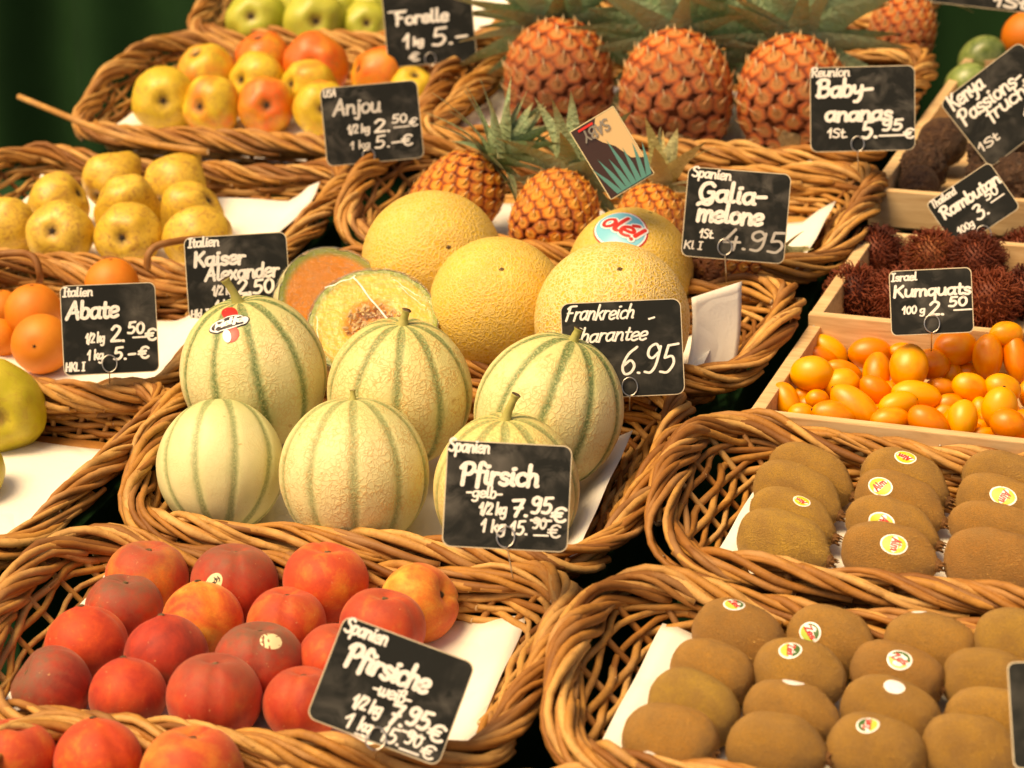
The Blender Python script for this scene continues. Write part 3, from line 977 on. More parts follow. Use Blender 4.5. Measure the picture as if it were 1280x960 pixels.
# ---- a stroke alphabet: each glyph is (advance, strokes), x-height 10, capitals 17
GL = {
 'a': (10, '8,8.5 5.5,10 2,8.5 1,4.5 2.5,1 5,0.6 8,4;8.3,10 8,4 8.6,0.8 10,0.6'),
 'b': (9, '1.5,17 1.5,1;1.5,7 4,10 7,9 8,5 6.5,1 3.5,0 1.5,2'),
 'c': (8.5, '8,8.5 5.5,10 2,8.5 1,4.5 2.5,1 5.5,0.3 8,1.6'),
 'd': (10, '8,8.5 5.5,10 2,8.5 1,4.5 2.5,1 5,0.6 8,4;8.3,17 8,6 8.4,0.8 9.6,0.6'),
 'e': (9, '1.3,4.5 5,5.2 8,6.5 7.4,9.3 4.5,10 1.8,8 1,4.5 2.2,1.2 5,0.2 8.2,1.8'),
 '\u00e9': (9, '1.3,4.5 5,5.2 8,6.5 7.4,9.3 4.5,10 1.8,8 1,4.5 2.2,1.2 5,0.2 8.2,1.8;4.4,13 7,16'),
 'f': (7, '7,15.5 5.2,17 3.5,15 3.2,8 3.2,-3;0.5,9.5 6.3,9.8'),
 'g': (10, '8,8.5 5.5,10 2,8.5 1,5 2.5,2 5,1.6 8,4.5;8.3,10 8.2,1 7.6,-4 4.5,-6 1.2,-4.6'),
 'h': (9.5, '1.6,17 1.5,0;1.5,6 4,9.6 7,9 7.8,5 7.9,0.8 9.2,0.5'),
 'i': (5, '2.3,10 2.2,2 3.8,0.4;2,13.8 3.6,14.2'),
 'j': (5, '3,10 3,-3 1.5,-6 -0.6,-5;2.8,13.8 4,14.2'),
 'k': (9, '1.6,17 1.5,0;7.6,10 2,5;3.6,6.4 8.2,0.2'),
 'l': (5.2, '1.9,17 1.8,3 3,0.5 4.6,0.8'),
 'm': (14, '1.5,10 1.5,0;1.5,6 4,9.6 6.4,9 6.8,5 6.8,0;6.8,6 9.2,9.6 11.7,9 12.2,5 12.3,0.6 13.4,0.5'),
 'n': (9.8, '1.5,10 1.5,0;1.5,6 4.3,9.8 7.2,9 7.9,5 8,0.8 9.3,0.5'),
 'o': (9.5, '5.5,10 2,8.4 1,4.5 2.6,0.8 5.4,0.2 8.2,3 8.4,7.2 5.5,10'),
 'p': (9.5, '1.6,10 1.4,-6;1.6,7 4,10 7.3,9 8.3,5 6.8,1 3.6,0.2 1.6,2'),
 'q': (10, '8,8.5 5.5,10 2,8.5 1,4.5 2.5,1 5,0.6 8,4;8.3,10 8.2,-6'),
 'r': (7.5, '1.6,10 1.5,0;1.6,6 3.8,9.5 7,9.4'),
 's': (8, '7,8.6 4.5,10 1.8,8.6 2.6,5.8 6,4.4 7,1.9 4.4,0 1,1.4'),
 't': (7, '3.4,15 3.2,3 4.4,0.4 6.8,1.2;0.6,10 6.6,10.2'),
 'u': (9.8, '1.5,10 1.4,3.5 3,0.5 6,1 8,4.5;8.2,10 8.1,1.5 9.4,0.4'),
 'v': (8, '1,10 4,0.3;4,0.3 7.6,10'),
 'w': (13, '1,10 1.6,2.5 3.4,0.3 6,3.8;6.2,9.5 6.6,2 8.6,0.3 11.4,4 11.8,10'),
 'x': (9, '1.2,10 7.8,0;7.6,10 1,0'),
 'y': (9.5, '1.3,10 1.8,4.5 4.2,3.2 7.8,6;8,10 7.6,0 5.4,-5.4 2.6,-6'),
 'z': (8.5, '1.2,9.8 7.4,9.8;7.4,9.8 1,0.3;1,0.3 7.6,0.4'),
 '\u00df': (10, '1.6,-5 1.7,12 4,16.5 7.2,15 6.6,11 4.4,9;4.4,9 8,7.4 8.6,3.6 6.4,0.4 3.6,0.8'),
 'A': (12.5, '0.6,0 7.4,16.6;7.4,16.6 10.6,0;2.6,5.6 10.6,6.4'),
 'B': (12, '2.6,16.6 2.2,0;0.4,14 4.4,17 9.2,15.8 8.8,10.6 3.6,8.8;3.6,8.8 9.8,8.4 10.6,3.6 6.8,0.2 0.6,1.4'),
 'C': (11, '10,15 7,17 3,15 1,8.5 3,1.4 7,0 10.4,2.4'),
 'F': (10.5, '3,16 2.2,0;0.4,13.8 3.4,16.4 10.2,16.8;1.4,8.6 7.6,9'),
 'G': (12.5, '10.4,14.4 7.4,17 3,15 1,8.5 3,1.4 7,0.4 10.2,2.8;7,8 10.8,8.2;10.6,8 10.4,-0.6 7.6,-3.6 3,-2.6 0.6,-4.2'),
 'H': (11.5, '1.8,16.6 1.6,0;9.4,16.6 9.4,0;1.6,8.4 9.4,8.8'),
 'I': (6.5, '3.4,16.6 3,0;0.4,16.4 6.2,16.8;0.2,0.2 5.8,0.2'),
 'K': (11.5, '2,16.6 1.7,0;9.8,16.4 2.2,7.4;4.4,9.6 10.4,0'),
 'L': (9, '2,16.6 1.7,1;1.7,0.6 8,0.8'),
 'M': (14, '1.4,0 2.4,16.6;2.4,16.6 6.8,5;6.8,5 11.4,16.6;11.4,16.6 12.4,0'),
 'P': (11.5, '3,15.6 2.8,-1;0.2,13 3.4,16.8 8.6,16.8 10.2,12.8 7.6,8.4 3,7.8'),
 'R': (11.5, '2.6,16 2.4,0;0.4,14 4.2,17 9,15.6 8.8,10.4 3,8.6;4.4,8.6 10.4,0'),
 'S': (10.5, '9.6,14.8 6.6,17 2.6,15.4 2,11.6 8.2,7.4 9,2.8 5.4,0 1,1.8'),
 'T': (10.5, '5.4,16.4 5,0;0.6,16 10.4,16.8'),
 'U': (12, '1.8,16.6 1.6,4 4.4,0.4 8.4,1.4 10,5 10.2,16.6'),
 'Y': (11.5, '1,16.6 5.8,8.6;10.2,16.6 5.8,8.6;5.8,8.6 5.4,0'),
 'Z': (10, '1.4,16.4 9,16.6;9,16.6 1,0.4;1,0.4 9.4,0.6'),
 '0': (10, '5.5,17 2,13 1.4,7 3.4,1 6.4,0.6 8.8,6 8.4,13 5.5,17'),
 '1': (7.5, '0.8,9.8 5,16.6;5,16.6 4.6,0'),
 '2': (10, '1.2,13.2 4.2,16.8 8,15 7.6,10.4 1.2,0.8;1,0.6 9.2,0.8'),
 '3': (10, '1.4,15.6 5.6,17 8,13.6 4,9.2;4,9.2 8.8,7.4 7.6,1.4 3.6,-0.2 0.8,1.6'),
 '4': (10.5, '6.4,16.8 1,6;1,5.6 10,6.2;7.6,10.4 7,-0.6'),
 '5': (10, '3,16.2 2.2,9;2.2,9 6.6,9.6 8.4,5.4 5.6,0.4 1,0.8;3,16.2 9,16.9'),
 '6': (10, '8,16.4 3.4,12 1.4,5 3.6,0.4 7.2,1 8.6,5 5.6,8.4 2,5.6'),
 '7': (9.5, '0.8,15.6 8.6,16.6;8.6,16.6 4,0;2.8,8 8.2,8.6'),
 '8': (9.5, '7.6,14.4 4.6,17 1.8,14 5,9 8,4.6 5.4,0.2 1.6,1.6 1.8,5.6 7.6,14.4'),
 '9': (10, '8.2,13.4 5.4,17 1.8,15 1.6,10.8 4.6,8.8 8.2,12.4;8.4,15.4 7.6,5 5.2,0.4 1.4,0.8'),
 '\u20ac': (11, '9.6,14 6.8,16 3.4,13.6 2.6,7 4.4,1.4 7.6,0.4 10,2.4;0.6,9.6 7.4,10;0.4,6 6.8,6.4'),
 '.': (4.5, '1.6,1 2.6,0.8'),
 '-': (8.5, '1,6.2 7.4,6.8'),
 '_': (10, '0,-2 10,-1.5'),
 '/': (6, '0.4,-2 5.6,17'),
 "'": (4, '1.4,14 3.6,16.4'),
 '!': (5, '2.6,17 2.2,5;2,1 2.2,0.6'),
 ' ': (6, ''),
 ',': (4, '2,1 1,-2'),
}
def ribbon(P, w, calli=0.0):
    """A flat stroke of width W along the 2-D points, with rounded ends."""
    P = np.asarray(P, float)
    T = np.gradient(P, axis=0); T /= np.linalg.norm(T, axis=1)[:, None] + 1e-9
    Nn = np.stack([-T[:, 1], T[:, 0]], 1)
    V = []; F = []
    for i, (p, nn, tt) in enumerate(zip(P, Nn, T)):
        ww = w * (1 + calli * (abs(tt[1]) - 0.5))
        V.append(p + nn * ww / 2); V.append(p - nn * ww / 2)
    for i in range(len(P) - 1):
        a = 2 * i; F.append((a, a + 1, a + 3, a + 2))
    for e, sg in ((0, -1), (len(P) - 1, 1)):
        k = len(V); c = P[e]; ww = np.linalg.norm(np.array(V[2 * e]) - np.array(V[2 * e + 1])) / 2
        a0 = atan2(Nn[e][1], Nn[e][0])
        idx = [2 * e]
        for m in range(1, 5):
            an = a0 - sg * pi * m / 5
            V.append(c + ww * np.array((cos(an), sin(an)))); idx.append(k + m - 1)
        idx.append(2 * e + 1)
        F.append(tuple(idx if sg < 0 else idx[::-1]))
    return V, F
def text_ribbons(txt, x0, x1, yb, xh, st, slant=0.12, calli=0.15, rise=0.0, jit=0.0):
    """Strokes of TXT fitted between X0 and X1 on the baseline YB with x-height XH and stroke width ST (y upwards)."""
    adv = sum(GL[c][0] for c in txt if c in GL)
    k = xh / 10.0; sx = (x1 - x0) / adv
    out = []; x = x0
    for c in txt:
        if c not in GL: continue
        w, S_ = GL[c]
        jy = random.uniform(-jit, jit) * xh; ky = 1 + random.uniform(-jit, jit)
        for s in [q for q in S_.split(';') if q]:
            P = [tuple(map(float, p.split(','))) for p in s.split()]
            Q = catmull([np.array(p) for p in P], 5)
            Q = np.array([(x + (q[0]) * sx + q[1] * k * slant, yb + jy + q[1] * k * ky + (x + q[0] * sx - x0) * rise) for q in Q])
            out.append(ribbon(Q, st * (0.78 if st > 3.2 else 0.9), calli))
        x += w * sx
    return out

from mathutils.bvhtree import BVHTree
def surf_fn(o):
    me = o.data
    bv = BVHTree.FromPolygons([v.co for v in me.vertices], [tuple(p.vertices) for p in me.polygons])
    def fn(d):
        h = bv.ray_cast(d * 4, -d)
        return h[0].length if h[0] is not None else 1.0
    return fn
# ---- fruit meshes (radius 1)
def peach_mesh(v):
    def f(x, y, z, th, ph):
        cl = math.exp(-(ph / 0.15) ** 2) * sin(th) ** 0.7 * 0.07 * (1 if z > -0.9 else 0.3)
        lob = 0.02 * cos(2 * ph)
        r = 1.0 - cl + lob - 0.0
        dimple = math.exp(-((th) / 0.36) ** 2) * 0.28
        tip = math.exp(-((pi - th) / 0.16) ** 2) * 0.05
        r = r - dimple + tip + 0.022 * nz((x, y, z), 1.1, v * 7.0)
        return (x * r, y * r, z * r * 0.94)
    return uv_sphere(44, 28, f)
PEACH = []
for v in range(4):
    me = bpy.data.meshes.new('peach'); V, F = peach_mesh(v)
    me.from_pydata(V, [], F); me.materials.append(M['peach']); me.polygons.foreach_set('use_smooth', [True] * len(me.polygons)); PEACH.append(me)
def mk_mesh(name, VF, mat):
    me = bpy.data.meshes.new(name); me.from_pydata([tuple(v) for v in VF[0]], [], VF[1]); me.materials.append(M[mat])
    me.polygons.foreach_set('use_smooth', [True] * len(me.polygons)); return me
STEMPIT = mk_mesh('stem_pit', uv_sphere(10, 6, lambda x, y, z, th, ph: (x * 0.085 * (1 + 0.3 * sin(3 * ph)), y * 0.085, z * 0.03)), 'dry')

def peach(tr, px, py, d, label, kind='top', yel=0.5, brown=0.5, v=0, roll=0, lift=0.0):
    t = TR[tr]
    c, r = t.rest(px, py, d / 2, 0.94, lift, -0.002)
    ax = {'top': cdir(0.1, 1, 0.25), 'tip': -cdir(-0.1, 1, 0.15), 'cleft': cdir(0.05, 0.95, 0.14), 'side': cdir(0.8, 0.35, 0.5), 'left': cdir(-0.7, 0.5, 0.3)}[kind]
    o = link('peach', PEACH[v % 4])
    place(o, c, orient(ax, roll), r)
    o.color = (yel, brown, 0, 1)
    tag(o, label, 'peach', 'red peaches')
    s = link('stem_pit', STEMPIT, o)
    s.location = (0, 0, 0.70)
    if kind == 'tip':
        s.location = (0, 0, -0.985)
    return o, c, r

pk = 'in the peach basket'
peach('peach', 184, 722, 104, 'yellow cheeked peach in the back row of the peach basket, leftmost', 'top', 0.62, 0.5, 0, 40)
p2, *_ = peach('peach', 293, 729, 112, 'peach with an oval cream sticker in the back row', 'cleft', 0.42, 0.7, 1, -80)
peach('peach', 407, 727, 110, 'smooth orange red peach in the back row, beside the one with the oval sticker', 'top', 0.60, 0.15, 2, 120)
peach('peach', 524, 754, 103, 'orange yellow peach at the right end of the basket, lying beside the bare paper', 'side', 0.76, 0.15, 3, 10)
peach('peach', 155, 760, 96, 'dusky brownish peach second row, leftmost', 'top', 0.40, 1.0, 3, 200)
peach('peach', 253, 776, 104, 'peach with a bright orange yellow cheek in the middle of the second row', 'tip', 0.74, 0.35, 1, 60)
peach('peach', 358, 779, 102, 'peach with a deep cleft in its top, behind the one with a round sticker', 'cleft', 0.60, 0.25, 0, -88)
peach('peach', 478, 784, 108, 'plain red peach directly behind the top corner of the weiß board', 'top', 0.50, 0.3, 2, -30, 0.006)
peach('peach', 108, 806, 103, 'bright red peach with a pale scar, leftmost of the third row', 'tip', 0.50, 0.25, 2, 0)
peach('peach', 208, 819, 106, 'dark dusty peach in the third row, second from the left', 'tip', 0.34, 0.95, 0, 120)
p1, *_ = peach('peach', 324, 829, 116, 'large dusky peach with a round cream sticker', 'cleft', 0.36, 0.85, 1, -86)
peach('peach', 425, 826, 104, 'peach mostly hidden behind the upper half of the weiß board', 'top', 0.5, 0.3, 3, 0)
peach('peach', 64, 859, 104, 'very dark blotched peach at the left end of the front row', 'left', 0.30, 1.0, 3, 30)
peach('peach', 160, 869, 100, 'peach with a small dark tip, second in the front row', 'tip', 0.42, 0.6, 1, 250)
peach('peach', 268, 872, 124, 'biggest red peach, with a cleft, in the middle of the front row', 'cleft', 0.44, 0.5, 2, -84)
peach('peach', 378, 879, 102, 'red peach in the front row half hidden behind the lower edge of the weiß board', 'cleft', 0.50, 0.3, 0, -100)
for px, py, d, lb, kd, y, v in ((18, 946, 106, 'yellow flecked peach in the nearest basket, cut off at its left', 'top', .60, 0),
                             (123, 950, 112, 'red peach in the nearest basket, middle one of three', 'tip', .58, 2),
                             (240, 966, 130, 'large peach with a pale orange cheek in the nearest basket, right of three', 'cleft', .64, 1)):
    peach('front', px, py, d, lb, kd, y, 0.2, v, 50, 0.012)

def peach_sticker(o, world_dir, ang, rx=0.27, ry=0.19, txt=None):
    inv = o.matrix_world.to_3x3().inverted()
    d = (inv @ world_dir).normalized()
    fn = surf_fn(o)
    bands = [(('disc', 0, 0, 1, 1), 'sticker_cream')]
    if txt: bands.append((('text', txt, -0.7, 0.7, -0.25, 0.36, 0.1), 'sticker_ink'))
    surface_sticker(o, fn, d, ang, rx, ry, bands)
def dir_at(o, c, r, dx, dy):
    """World direction from a fruit's centre to the point of its front that shows DX, DY pixels off its centre."""
    k = proj(c)[2] / FPX
    a, b = dx * k / r, -dy * k / r
    return (CR * a + CU * b - CF * sqrt(max(0.02, 1 - a * a - b * b))).normalized()

c_, r_ = p2.matrix_world.translation, p2.matrix_world.to_scale()[0]
peach_sticker(p2, dir_at(p2, c_, r_, -20, -4), 60, txt='candy')
c_, r_ = p1.matrix_world.translation, p1.matrix_world.to_scale()[0]
peach_sticker(p1, dir_at(p1, c_, r_, 20, -34), -10, 0.26, 0.22)

# ---- kiwis: long axis x
def kiwi_mesh(v, pointed):
    def f(x, y, z, th, ph):
        # pole axis is z here; turned so that z runs along the fruit
        L = 1.30
        s = z
        rad = (1 - abs(s) ** 2.6) ** (1 / 2.3) if abs(s) < 1 else 0
        if pointed and s > 0.35: rad *= 1 - 0.40 * ((s - 0.35) / 0.65) ** 1.4
        w = 1 + 0.05 * nz((x, y, z), 1.2, v * 5) + 0.012 * nz((x, y, z), 4, v)
        h = sqrt(x * x + y * y) + 1e-9
        ex = 1.05
        return (s * L * w, x / h * rad * w * ex, y / h * rad * w * 0.97)
    return uv_sphere(30, 26, f)
KIWI = [mk_mesh('kiwi', kiwi_mesh(v, v % 2), 'kiwi') for v in range(4)]
def kfuzz(v):
    me = KIWI[v]; bv = BVHTree.FromPolygons([q.co for q in me.vertices], [tuple(p.vertices) for p in me.polygons])
    R = random.Random(40 + v); V = []; F = []
    n = 1500
    for i in range(n):
        zc = 1 - 2 * (i + .5) / n; ph = i * 2.39996 + R.uniform(-.3, .3)
        d = Vector((zc, sqrt(1 - zc * zc) * cos(ph), sqrt(1 - zc * zc) * sin(ph)))
        h = bv.ray_cast(d * 4, -d)
        if h[0] is None: continue
        p, nn = h[0], h[1]
        if nn.dot(d) < 0: nn = -nn
        t = (Vector((1, 0, 0)) - nn * nn.x); t = (t + Vector((R.uniform(-.8, .8), R.uniform(-.8, .8), R.uniform(-.8, .8)))); t = (t - nn * t.dot(nn)).normalized()
        L = R.uniform(0.03, 0.07); s_ = nn.cross(t) * 0.0048
        k = len(V); tipp = p + nn * L * R.uniform(.35, .9) + t * L
        V += [p - s_ - nn * .004, p + s_ - nn * .004, p + (tipp - p) * .55 + nn * .008 - s_ * .7, p + (tipp - p) * .55 + nn * .008 + s_ * .7, tipp]
        F += [(k, k + 1, k + 3, k + 2), (k + 2, k + 3, k + 4)]
    m_ = bpy.data.meshes.new('fuzz'); m_.from_pydata(V, [], F); m_.materials.append(M['kiwi_fuzz']); return m_
KFUZZ = [kfuzz(v) for v in range(4)]
def ktip(v):
    R = random.Random(v); B = Bag()
    V, F = uv_sphere(12, 6, lambda x, y, z, th, ph: (z * 0.10 + 0.0, x * 0.15 * (1 + 0.25 * R.random()), y * 0.15 * (1 + 0.25 * R.random())))
    B.add(V, F)
    for k in range(9):
        a = 2 * pi * k / 9 + R.uniform(-.2, .2); r = R.uniform(0.06, 0.14)
        P = [(0.02, r * cos(a), r * sin(a)), (0.08 + R.uniform(0, .05), r * 1.25 * cos(a), r * 1.25 * sin(a)), (0.13 + R.uniform(0, .05), r * 1.15 * cos(a), r * 1.15 * sin(a))]
        V, F, _ = tube_data(P, [0.03, 0.022, 0.008], 4); B.add(V, F)
    me = bpy.data.meshes.new('calyx_tip'); me.from_pydata(B.v, [], B.f); me.materials.append(M['kiwi_tip'])
    return me
KTIP = [ktip(v) for v in range(3)]
def kiwi(tr, px, py, w, h, label, ang, hue, v, grp, stick=None, tip=True, lift=0.0, stretch=1.0, toward=0.25):
    """W, H: apparent long and short size; ANG: how the long axis leans in the picture (degrees, clockwise)."""
    t = TR[tr]
    c, r = t.rest(px, py, h / 2, 1.0, lift, -0.002)
    a = radians(ang)
    want = (CR * cos(a) - CU * sin(a))
    # lay the long axis on the basket floor so that it leans like that
    ax = want - t.ez * want.dot(t.ez)
    # add depth so that its projection keeps the angle
    k = -(want.dot(t.ez)) / (CF.dot(t.ez))
    ax = (want + CF * k * 1.0)
    ax = (want * (1) + CF * max(-0.55, min(0.55, k))).normalized()
    y = t.ez.cross(ax).normalized(); z = ax.cross(y)
    rot = Matrix(((ax.x, y.x, z.x), (ax.y, y.y, z.y), (ax.z, y.z, z.z))).to_4x4()
    rot = rot @ Matrix.Rotation(radians(v * 77), 4, 'X')
    o = link('kiwi', KIWI[v % 4])
    fore = ax.dot(CF); app = sqrt((1.30 * r) ** 2 * (1 - fore ** 2) + (r * fore) ** 2)
    sx = (w * 0.97 / 2 / FPX * proj(c)[2]) / app
    o.matrix_world = Matrix.Translation(c) @ rot @ Matrix.Diagonal((r * sx, r, r, 1))
    o.color = (hue, 0, 0, 1)
    tag(o, label, 'kiwi', grp)
    fz = link('fuzz', KFUZZ[v % 4], o); fz['kind'] = 'stuff'; fz.color = (hue, (v * 37 % 11) / 11, 0, 1)
    if tip:
        s = link('calyx_tip', KTIP[v % 3], o); s.location = (1.27, 0, 0); s.scale = (1.5, 1.3, 1.3) if v % 2 else (1, 1, 1)
    s = link('stem_mark', KTIP[(v + 1) % 3], o); s.location = (-1.27, 0, 0); s.rotation_euler = (0, pi, 0); s.scale = (0.5, 0.6, 0.6)
    if stick:
        dx, dy, kind, sang, size = stick
        inv = o.matrix_world.to_3x3().inverted()
        k = proj(c)[2] / FPX
        # the point of the surface that shows there: march along the view ray in fruit space
        Pw = CO + (ray(px + dx, py + dy)) * (proj(c)[2] - 0.12)
        mi = o.matrix_world.inverted(); dloc = (mi.to_3x3() @ ray(px + dx, py + dy)).normalized(); P = mi @ Pw
        fn = surf_fn(o)
        for it in range(400):
            if P.length < fn(P.normalized()) + 0.01: break
            P = P + dloc * 0.02
            if P.dot(dloc) > 0.0: break
        if kind == 'green':
            bands = [(('disc', 0, 0, 1, 1), 'sticker_white'), (('half', 1, 0.82), 'sticker_green'), (('half', -1, 0.82), 'sticker_lime'), (('disc', 0, 0, 0.82, 0.26), 'sticker_white'), (('text', 'Zes', -0.62, 0.62, -0.22, 0.34, 0.16), 'sticker_red')]
        elif kind == 'yellow':
            bands = [(('disc', 0, 0, 1, 1), 'sticker_white'), (('disc', 0, 0, 0.85, 0.85), 'sticker_yellow'), (('disc', 0, 0.05, 0.8, 0.28), 'sticker_white'), (('text', 'Alm', -0.6, 0.6, -0.15, 0.36, 0.15), 'sticker_red')]
        else:
            bands = [(('disc', 0, 0, 1, 1), 'sticker_white')]
        surface_sticker(o, fn, P, sang, size, size, bands, lift=0.012)
    return o

G1 = 'kiwis with green stickers'; G2 = 'kiwis with yellow stickers'
# front basket, row by row
KF = [
 # px, py, w, h, ang, hue, sticker
 (924, 797, 118, 88, 22, 0.15, (-6, -42, 'green', 60, 0.30), 'dark kiwi in the back row of the green stickered basket, leftmost, a sticker sticking up'),
 (1041, 803, 118, 84, 18, 0.30, (-28, -12, 'green', 100, 0.32), 'kiwi with a green sticker beside the raised sticker of its neighbour, back row'),
 (1163, 808, 116, 86, 10, 0.35, (-14, -44, 'white', 0, 0.20), 'kiwi in the back row of the green stickered basket, third along'),
 (1276, 806, 116, 84, 12, 0.75, None, 'olive kiwi in the back row, cut off by the right side'),
 (891, 842, 106, 84, 20, 0.25, None, 'kiwi with a ragged left tip, leftmost of the second row'),
 (1000, 844, 120, 88, 12, 0.45, (-12, -32, 'green', 20, 0.33), 'kiwi with a green sticker tilted towards the basket rim, second row'),
 (1121, 846, 118, 84, 14, 0.12, (3, -22, 'green', 170, 0.33), 'dark kiwi with a round green sticker flat on its flank, third in the second row'),
 (1237, 852, 120, 84, 4, 0.55, None, 'kiwi at the end of the second row, behind the black board'),
 (868, 886, 118, 88, 26, 0.95, None, 'yellowish green kiwi, leftmost of the third row'),
 (990, 893, 124, 84, 12, 0.30, (2, -41, 'white', 0, 0.30), 'kiwi with a plain white sticker on top, third row'),
 (1112, 892, 124, 86, 18, 0.45, (6, -34, 'white', 0, 0.28), 'kiwi with a folded sticker edge on top, third row'),
 (1240, 898, 118, 80, 4, 0.50, None, 'kiwi at the end of the third row, touching the black board'),
 (838, 928, 120, 94, 12, 0.20, (-26, 26, 'green', 120, 0.34), 'kiwi with a green sticker low on its front, leftmost of the front row'),
 (972, 938, 130, 92, 6, 0.40, None, 'kiwi with a small red nub, second in the front row'),
 (1095, 940, 122, 94, 14, 0.50, (-10, -34, 'green', 200, 0.32), 'kiwi with a green sticker on top, third in the front row'),
 (1212, 940, 120, 90, 8, 0.55, None, 'kiwi in the front row just before the black board'),
]
for i, (px, py, w, h, a, hue, st, lb) in enumerate(KF):
    kiwi('kiwifront', px, py, w, h, lb, a, hue, i, G1, st, tip=(i % 3 != 2), lift=0.006)
KB = [
 (1015, 596, 118, 70, 27, 0.55, None, 'olive kiwi at the back of the left column in the yellow stickered basket'),
 (998, 619, 120, 70, 27, 0.65, None, 'second kiwi from the back in the left column, its pointed tip free'),
 (992, 650, 118, 68, 24, 0.75, (10, -24, 'yellow', 0, 0.24), 'third kiwi from the back in the left column, a sticker on its top edge'),
 (981, 681, 124, 78, 20, 0.85, None, 'yellowish brown kiwi at the front of the left column'),
 (1132, 605, 118, 78, 24, 0.50, (0, -34, 'yellow', 0, 0.30), 'kiwi at the back of the middle column with a sticker on top'),
 (1126, 630, 120, 70, 25, 0.25, (-25, -22, 'yellow', 10, 0.34), 'brown kiwi second in the middle column with a yellow sticker'),
 (1116, 661, 124, 70, 20, 0.40, (-14, -8, 'yellow', 0, 0.38), 'kiwi third in the middle column, its sticker partly covered by the one in front'),
 (1113, 694, 124, 76, 12, 0.20, (4, -14, 'yellow', 8, 0.38), 'kiwi at the front of the middle column with a fully visible yellow sticker'),
 (1262, 606, 122, 74, 20, 0.50, None, 'kiwi at the back of the right column, without a sticker'),
 (1256, 634, 124, 70, 22, 0.35, (-2, -14, 'yellow', 0, 0.38), 'kiwi second in the right column with a yellow sticker'),
 (1248, 664, 128, 66, 14, 0.15, None, 'dark kiwi third in the right column'),
 (1246, 706, 132, 84, 12, 0.02, (-8, 36, 'white', 0, 0.2), 'reddish brown kiwi at the front of the right column'),
]
for i, (px, py, w, h, a, hue, st, lb) in enumerate(KB):
    kiwi('kiwi', px, py, w, h, lb, a, hue, 2 * (i % 2) + 1, G2, st, lift=0.004)

# ---- charentais melons
def mel_mesh(v, ecc=1.0):
    def f(x, y, z, th, ph):
        rib = 1 - 0.022 * (1 - abs(cos(5 * ph + pi / 2 * 0))) * 0 - 0.018 * (abs(sin(5 * (ph))) < 0.0)
        seam = abs(sin(5 * ph + 0.0))
        r = 1.0 - 0.030 * math.exp(-((cos(5 * ph)) / 0.28) ** 2) * sin(th) ** 0.6
        r += 0.012 * nz((x, y, z), 1.2, v * 3) + 0.004 * nz((x, y, z), 5, v)
        r -= 0.05 * math.exp(-(th / 0.22) ** 2)
        return (x * r, y * r, z * r * ecc)
    return uv_sphere(80, 40, f)
# seams lie where cos(5 phi) = 0, the green stripes of the rind follow them
CHM = [mk_mesh('charentais_melon', mel_mesh(v, e), 'charentais') for v, e in ((0, 1.04), (1, 1.06), (2, 1.07))]
def melon_stem(o, kind, lean):
    """A dry green stalk with a flared foot, on the +z pole."""
    R = random.Random(lean)
    L = {'long': 0.36, 'short': 0.20, 'stub': 0.14, 'tiny': 0.12}[kind]
    dx = lean
    P = [(0, 0, 0.88), (0, 0, 0.95), (dx * 0.1, 0.0, 1.0), (dx * 0.35, 0, 1.0 + L * 0.4), (dx * 0.8, 0, 1.0 + L * 0.8), (dx * 1.0, 0, 1.0 + L)]
    r0 = 0.055 if kind != 'tiny' else 0.035
    rad = [r0 * 3.4, r0 * 2.3, r0 * 1.5, r0, r0 * 0.95, r0 * 1.25]
    Q = catmull(P, 3); rr_ = np.interp(np.linspace(0, 5, len(Q)), range(6), rad)
    V, F, nf = tube_data(Q, rr_, 12)
    V = [tuple(np.array(v) * np.array((1 + 0.06 * R.uniform(-1, 1), 1 + 0.06 * R.uniform(-1, 1), 1))) for v in V]
    return mesh_obj('stalk', V, F, None, o, True, [M['stem'], M['dry']], [0] * nf + [0, 1])
def charentais(px, py, d, label, ax, v, col3, stem=None, lift=0.0, roll=0, lean=0.1):
    c, r = TR['melon'].rest(px, py, d / 2, 1.0, lift)
    o = link('charentais_melon', CHM[v])
    place(o, c, orient(ax, roll), r)
    o.color = (*col3, 1)
    tag(o, label, 'melon', 'striped charentais melons')
    if stem: melon_stem(o, stem, lean)
    return o, c, r
# colour = (stripe strength, yellowness, netting)
m1, c1, r1 = charentais(317, 466, 184, 'striped melon with an oval red and white sticker below its stalk', cdir(-0.16, 0.92, 0.28), 1, (1.0, 0.1, 0.6), 'long', 0.022, 12, -0.12)
charentais(500, 490, 182, 'striped melon with dense netting and a grey stalk stub, middle of the back row', cdir(0.05, 0.90, 0.35), 0, (0.85, 0.45, 1.0), 'short', 0.022, 0, 0.05)
charentais(686, 514, 186, 'striped melon with dark green seams in front of the Charentais price board'.replace('Charentais ', '6.95 '), cdir(0.30, 0.88, 0.20), 2, (1.0, 0.2, 0.7), 'short', 0.022, -8, 0.02)
charentais(276, 583, 160, 'smooth pale melon with brown spots, leftmost of the front row, no stalk in view', cdir(-0.03, 0.93, -0.22), 2, (0.7, 0.0, 0.12), None, 0.0, 20)
charentais(443, 592, 188, 'striped melon with a tiny stalk, middle of the front row', cdir(-0.01, 0.97, 0.12), 0, (0.65, 0.15, 0.75), 'tiny', 0.0, 4, 0.0)
charentais(633, 612, 184, 'yellowish striped melon with a curved stalk behind the Pfirsich board', cdir(-0.02, 0.93, 0.30), 1, (0.7, 0.7, 0.9), 'long', 0.0, 0, 0.16)

